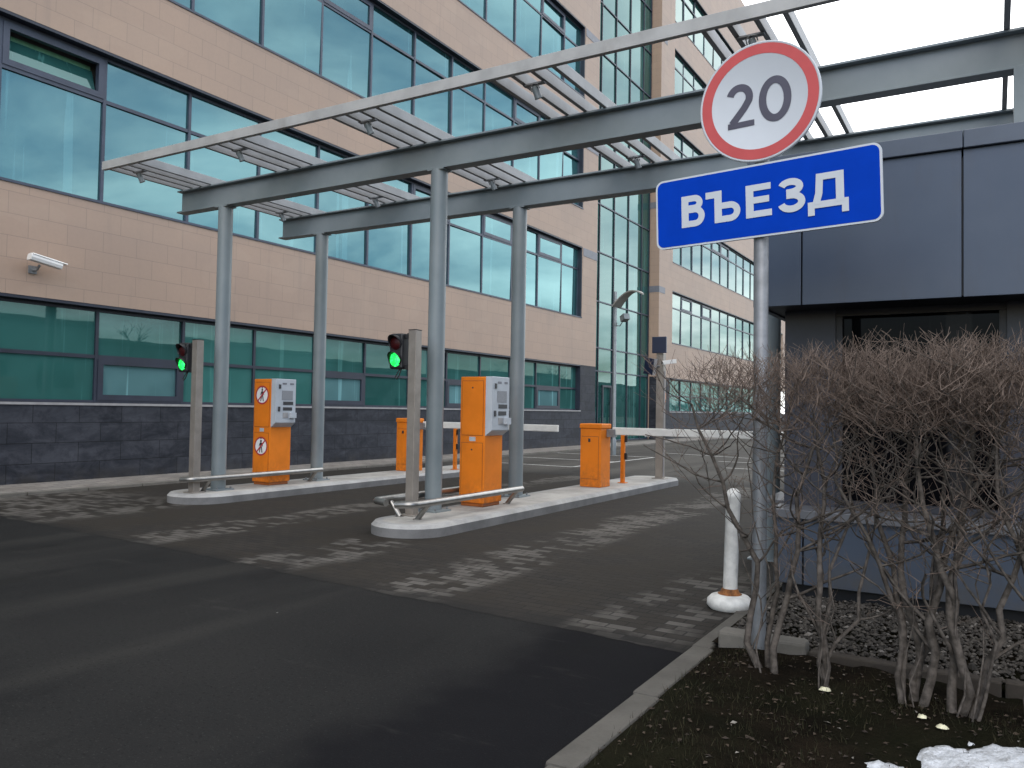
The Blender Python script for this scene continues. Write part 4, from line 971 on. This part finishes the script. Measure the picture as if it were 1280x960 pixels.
for i, (x, y, s, lab) in enumerate([(-0.77, 4.52, 0.03, 'pale scrap lying between the hedge stems nearest the sign post'), (-0.30, 4.36, 0.026, 'cream scrap on the grass behind the snow patch, the farther of two'), (-0.21, 4.22, 0.026, 'cream scrap on the grass next to the snow patch, the nearer of two')]):
    mb = MB(); rnd = random.Random(i); T = Matrix.Translation((x, y, soil_z(x, y)+0.012)); vs = []
    n = 8
    for j, (rr, zz) in enumerate(((1, 0), (0.8, 0.35), (0.35, 0.55))):
        for k in range(n): a = 2*math.pi*k/n; q = s*rr*rnd.uniform(0.7, 1.2); vs.append((q*math.cos(a), q*math.sin(a)*0.7, s*zz*rnd.uniform(0.6, 1.2)))
    fs = [(j*n+k, j*n+(k+1) % n, (j+1)*n+(k+1) % n, (j+1)*n+k) for j in range(2) for k in range(n)]+[tuple(range(2*n, 3*n))]
    mb.add(vs, fs, 'cream_scrap', True, T); tag(mb.build('paper_scrap'), lab, 'litter')

# ------------------------------------------------------------------ bare hedge shrubs
def make_shrub(x, y, seed, label, nst=7, lean=0.0, spread=0.42, top=1.84, dens=1.0):
    rnd = random.Random(seed)
    t = thing('bare_shrub', (x, y, soil_z(x, y)), label, 'shrub', 'bare clipped hedge shrubs')
    S = MB(); Tw = MB(); z0 = soil_z(x, y)
    def wig(s): return Vector((rnd.gauss(0, s), rnd.gauss(0, s), rnd.gauss(0, s*0.5)))
    def twig(p, d, L, r):
        pts = [p]; n = 3
        for k in range(n):
            d = (d + wig(0.22) + Vector((0, 0, 0.10))).normalized(); q = pts[-1]+d*L/n
            pts.append(q)
            if q.z > top+0.05: break
        Tw.tube(pts, [r*(1-0.55*k/len(pts)) for k in range(len(pts))], 'twig_bark', 3, False, False)
        return pts
    def bush(p, d, L, r, lev):
        pts = twig(p, d, L, r)
        if lev <= 0: return
        for k in range(rnd.randint(2, 3)):
            q = pts[rnd.randint(1, len(pts)-1)]
            if q.z > top: continue
            a = rnd.uniform(0, 6.28); dd = (d*0.6+Vector((math.cos(a), math.sin(a), rnd.uniform(-0.1, 0.9)))*0.8).normalized()
            bush(q, dd, L*rnd.uniform(0.5, 0.85), max(0.0011, r*0.72), lev-1)
    nst0 = max(3, nst-3); nst = nst0+2
    for s in range(nst):
        a = 6.28*s/nst+rnd.uniform(-0.5, 0.5); e = rnd.uniform(0.35, 1.0)*spread
        p = Vector((x+0.075*math.cos(a)*rnd.uniform(0.2, 1.2), y+0.06*math.sin(a), z0-0.03))
        tgt = Vector((x+lean+e*1.45*math.cos(a), y+0.7*e*math.sin(a), z0+rnd.uniform(1.3, 1.68)))
        r0 = rnd.choice((0.010, 0.013, 0.017, 0.022, 0.026)) if s < nst0 else rnd.uniform(0.004, 0.006); n = 10; pts = [p]; ph = rnd.uniform(0, 6); am = rnd.uniform(0.02, 0.055)
        for k in range(1, n+1):
            u = k/n; q = p.lerp(tgt, u); out = math.sin(u*math.pi)*rnd.uniform(-0.10, -0.04)
            q += Vector((math.cos(a)*out, math.sin(a)*out, 0)) + Vector((am*math.sin(u*8+ph), am*math.cos(u*6+ph), 0)) + wig(0.012); pts.append(q)
        S.tube(pts, [r0*(1-0.68*k/n) for k in range(n+1)], 'stem_bark', 6, True, True)
        for k in range(2, n+1):
            nb = rnd.choice((0, 0, 1)) if k < 5 else (rnd.choice((1, 2)) if k < 8 else rnd.choice((2, 3)))
            for j in range(nb):
                b = rnd.uniform(0, 6.28); b = rnd.uniform(-1.2, 1.2) if (seed == 1 and k < 6) else b; up = rnd.uniform(-0.05, 0.9) if k > 4 else rnd.uniform(0.4, 1.2); d = Vector((math.cos(b), 0.7*math.sin(b), up)).normalized(); L = rnd.uniform(0.25, 0.62)
                q = [pts[k]]; m = 6
                for i in range(m):
                    d = (d+wig(0.20)+Vector((0, 0, 0.09))).normalized(); nx = q[-1]+d*L/m
                    if nx.z > top: break
                    q.append(nx)
                if len(q) > 1:
                    rb = r0*(1-0.68*k/n)*0.55; S.tube(q, [max(0.0018, rb*(1-0.6*i/len(q))) for i in range(len(q))], 'stem_bark', 4, False, True)
                    for i in range(1, len(q)):
                        hi = q[i].z > 1.38
                        cnt = (rnd.choice((1, 2, 2)) if hi else rnd.choice((0, 0, 1)))
                        for c in range(int(cnt*dens+rnd.random()*0.6)):
                            c2 = rnd.uniform(0, 6.28); dd = Vector((math.cos(c2), math.sin(c2), rnd.uniform(-0.1, 1.3))).normalized()
                            bush(q[i], dd, rnd.uniform(0.09, 0.20), rnd.uniform(0.0014, 0.0024), 1)
    # clipped, dense upper layer of upright twigs
    for k in range(int(300*dens)):
        u = max(-1.3, min(1.3, rnd.gauss(0, 0.6))); px = x+lean+spread*u; py = y+rnd.gauss(0, 0.15); pz = rnd.uniform(1.50, 1.74)
        c2 = rnd.uniform(0, 6.28); d = Vector((0.6*math.cos(c2), 0.6*math.sin(c2), rnd.uniform(0.2, 1.0))).normalized()
        bush(Vector((px, py, pz)), d, rnd.uniform(0.08, 0.17), rnd.uniform(0.0013, 0.0022), 1)
    for k in range(int(16*dens)):
        px = x+lean+spread*rnd.uniform(-1, 1); q = Vector((px, y+rnd.gauss(0, 0.12), top-0.06)); d = Vector((rnd.gauss(0, 0.4), rnd.gauss(0, 0.3), 1)).normalized(); L = rnd.uniform(0.06, 0.15)
        Tw.tube([q, q+d*L*0.5+wig(0.01), q+d*L], [0.0022, 0.0018, 0.001], 'twig_bark', 3, False, False)
    S.build('stem', t); Tw.build('twig', t)
make_shrub(-1.12, 4.66, 1, 'bare shrub around the sign post, leftmost in the hedge', 6, -0.06, 0.36, 1.80, 0.8)
make_shrub(-0.78, 4.56, 2, 'thin-stemmed bare shrub second from the left in the hedge', 6, 0.02, 0.36, 1.83, 1.0)
make_shrub(-0.36, 4.60, 3, 'bare shrub with thick clustered stems in the middle of the hedge', 8, 0.0, 0.42, 1.85, 1.1)
make_shrub(-0.12, 4.52, 4, 'bare shrub with leaning stems just right of the thick middle one', 7, 0.06, 0.40, 1.85, 1.1)
make_shrub(0.22, 4.55, 5, 'bare shrub at the right edge of the hedge behind the snow patch', 7, 0.0, 0.42, 1.86, 1.0)
make_shrub(0.75, 4.60, 6, 'bare shrub at the right end of the hedge beyond the picture edge', 7, 0.0, 0.42, 1.86, 0.7)

# ------------------------------------------------------------------ what the facade glass mirrors: bare trees and a low block across the road
def tree_belt():
    rnd = random.Random(21); mb = MB()
    def br(p, d, L, r, lev):
        q = p+d*L; mid = p.lerp(q, 0.5)+Vector((rnd.gauss(0, L*0.04), rnd.gauss(0, L*0.04), 0))
        mb.tube([p, mid, q], [r, r*0.85, r*0.65], 'tree_bark', 4 if lev > 2 else 3, False, False)
        if lev == 0: return
        for k in range(rnd.randint(2, 4)):
            a = rnd.uniform(0, 6.28); dd = (d+Vector((math.cos(a), math.sin(a), rnd.uniform(-0.1, 0.5)))*0.75).normalized(); br(p.lerp(q, rnd.uniform(0.5, 1)), dd, L*rnd.uniform(0.55, 0.8), r*0.6, lev-1)
    for k in range(44):
        y = -30+k*6.5+rnd.uniform(-2, 2); x = 34+rnd.uniform(-5, 8)
        br(Vector((x, y, -0.1)), Vector((rnd.gauss(0, 0.05), rnd.gauss(0, 0.05), 1)).normalized(), rnd.uniform(2.2, 3.4), 0.20, 5)
    tag(mb.build('tree_belt', kind='stuff'), 'belt of bare trees across the road, seen mirrored in the facade glass', 'trees')
tree_belt()
def low_block():
    b = thing('low_building', (46, 20, 0), 'long low flat-roofed block mirrored in the ground floor windows', 'building')
    m = MB(); m.box(44, 56, -60, 190, -0.1, 7.3, 'far_plaster'); m.build('wall', b)
    m = MB(); m.box(43.8, 56.2, -60.2, 190.2, 7.301, 7.7, 'roof_felt'); m.build('roof', b)
    m = MB()
    for k in range(28): m.box(43.96, 44.02, -56+k*6, -52.6+k*6, 1.4, 3.6, 'black_glass')
    m.build('window_band', b)
low_block()
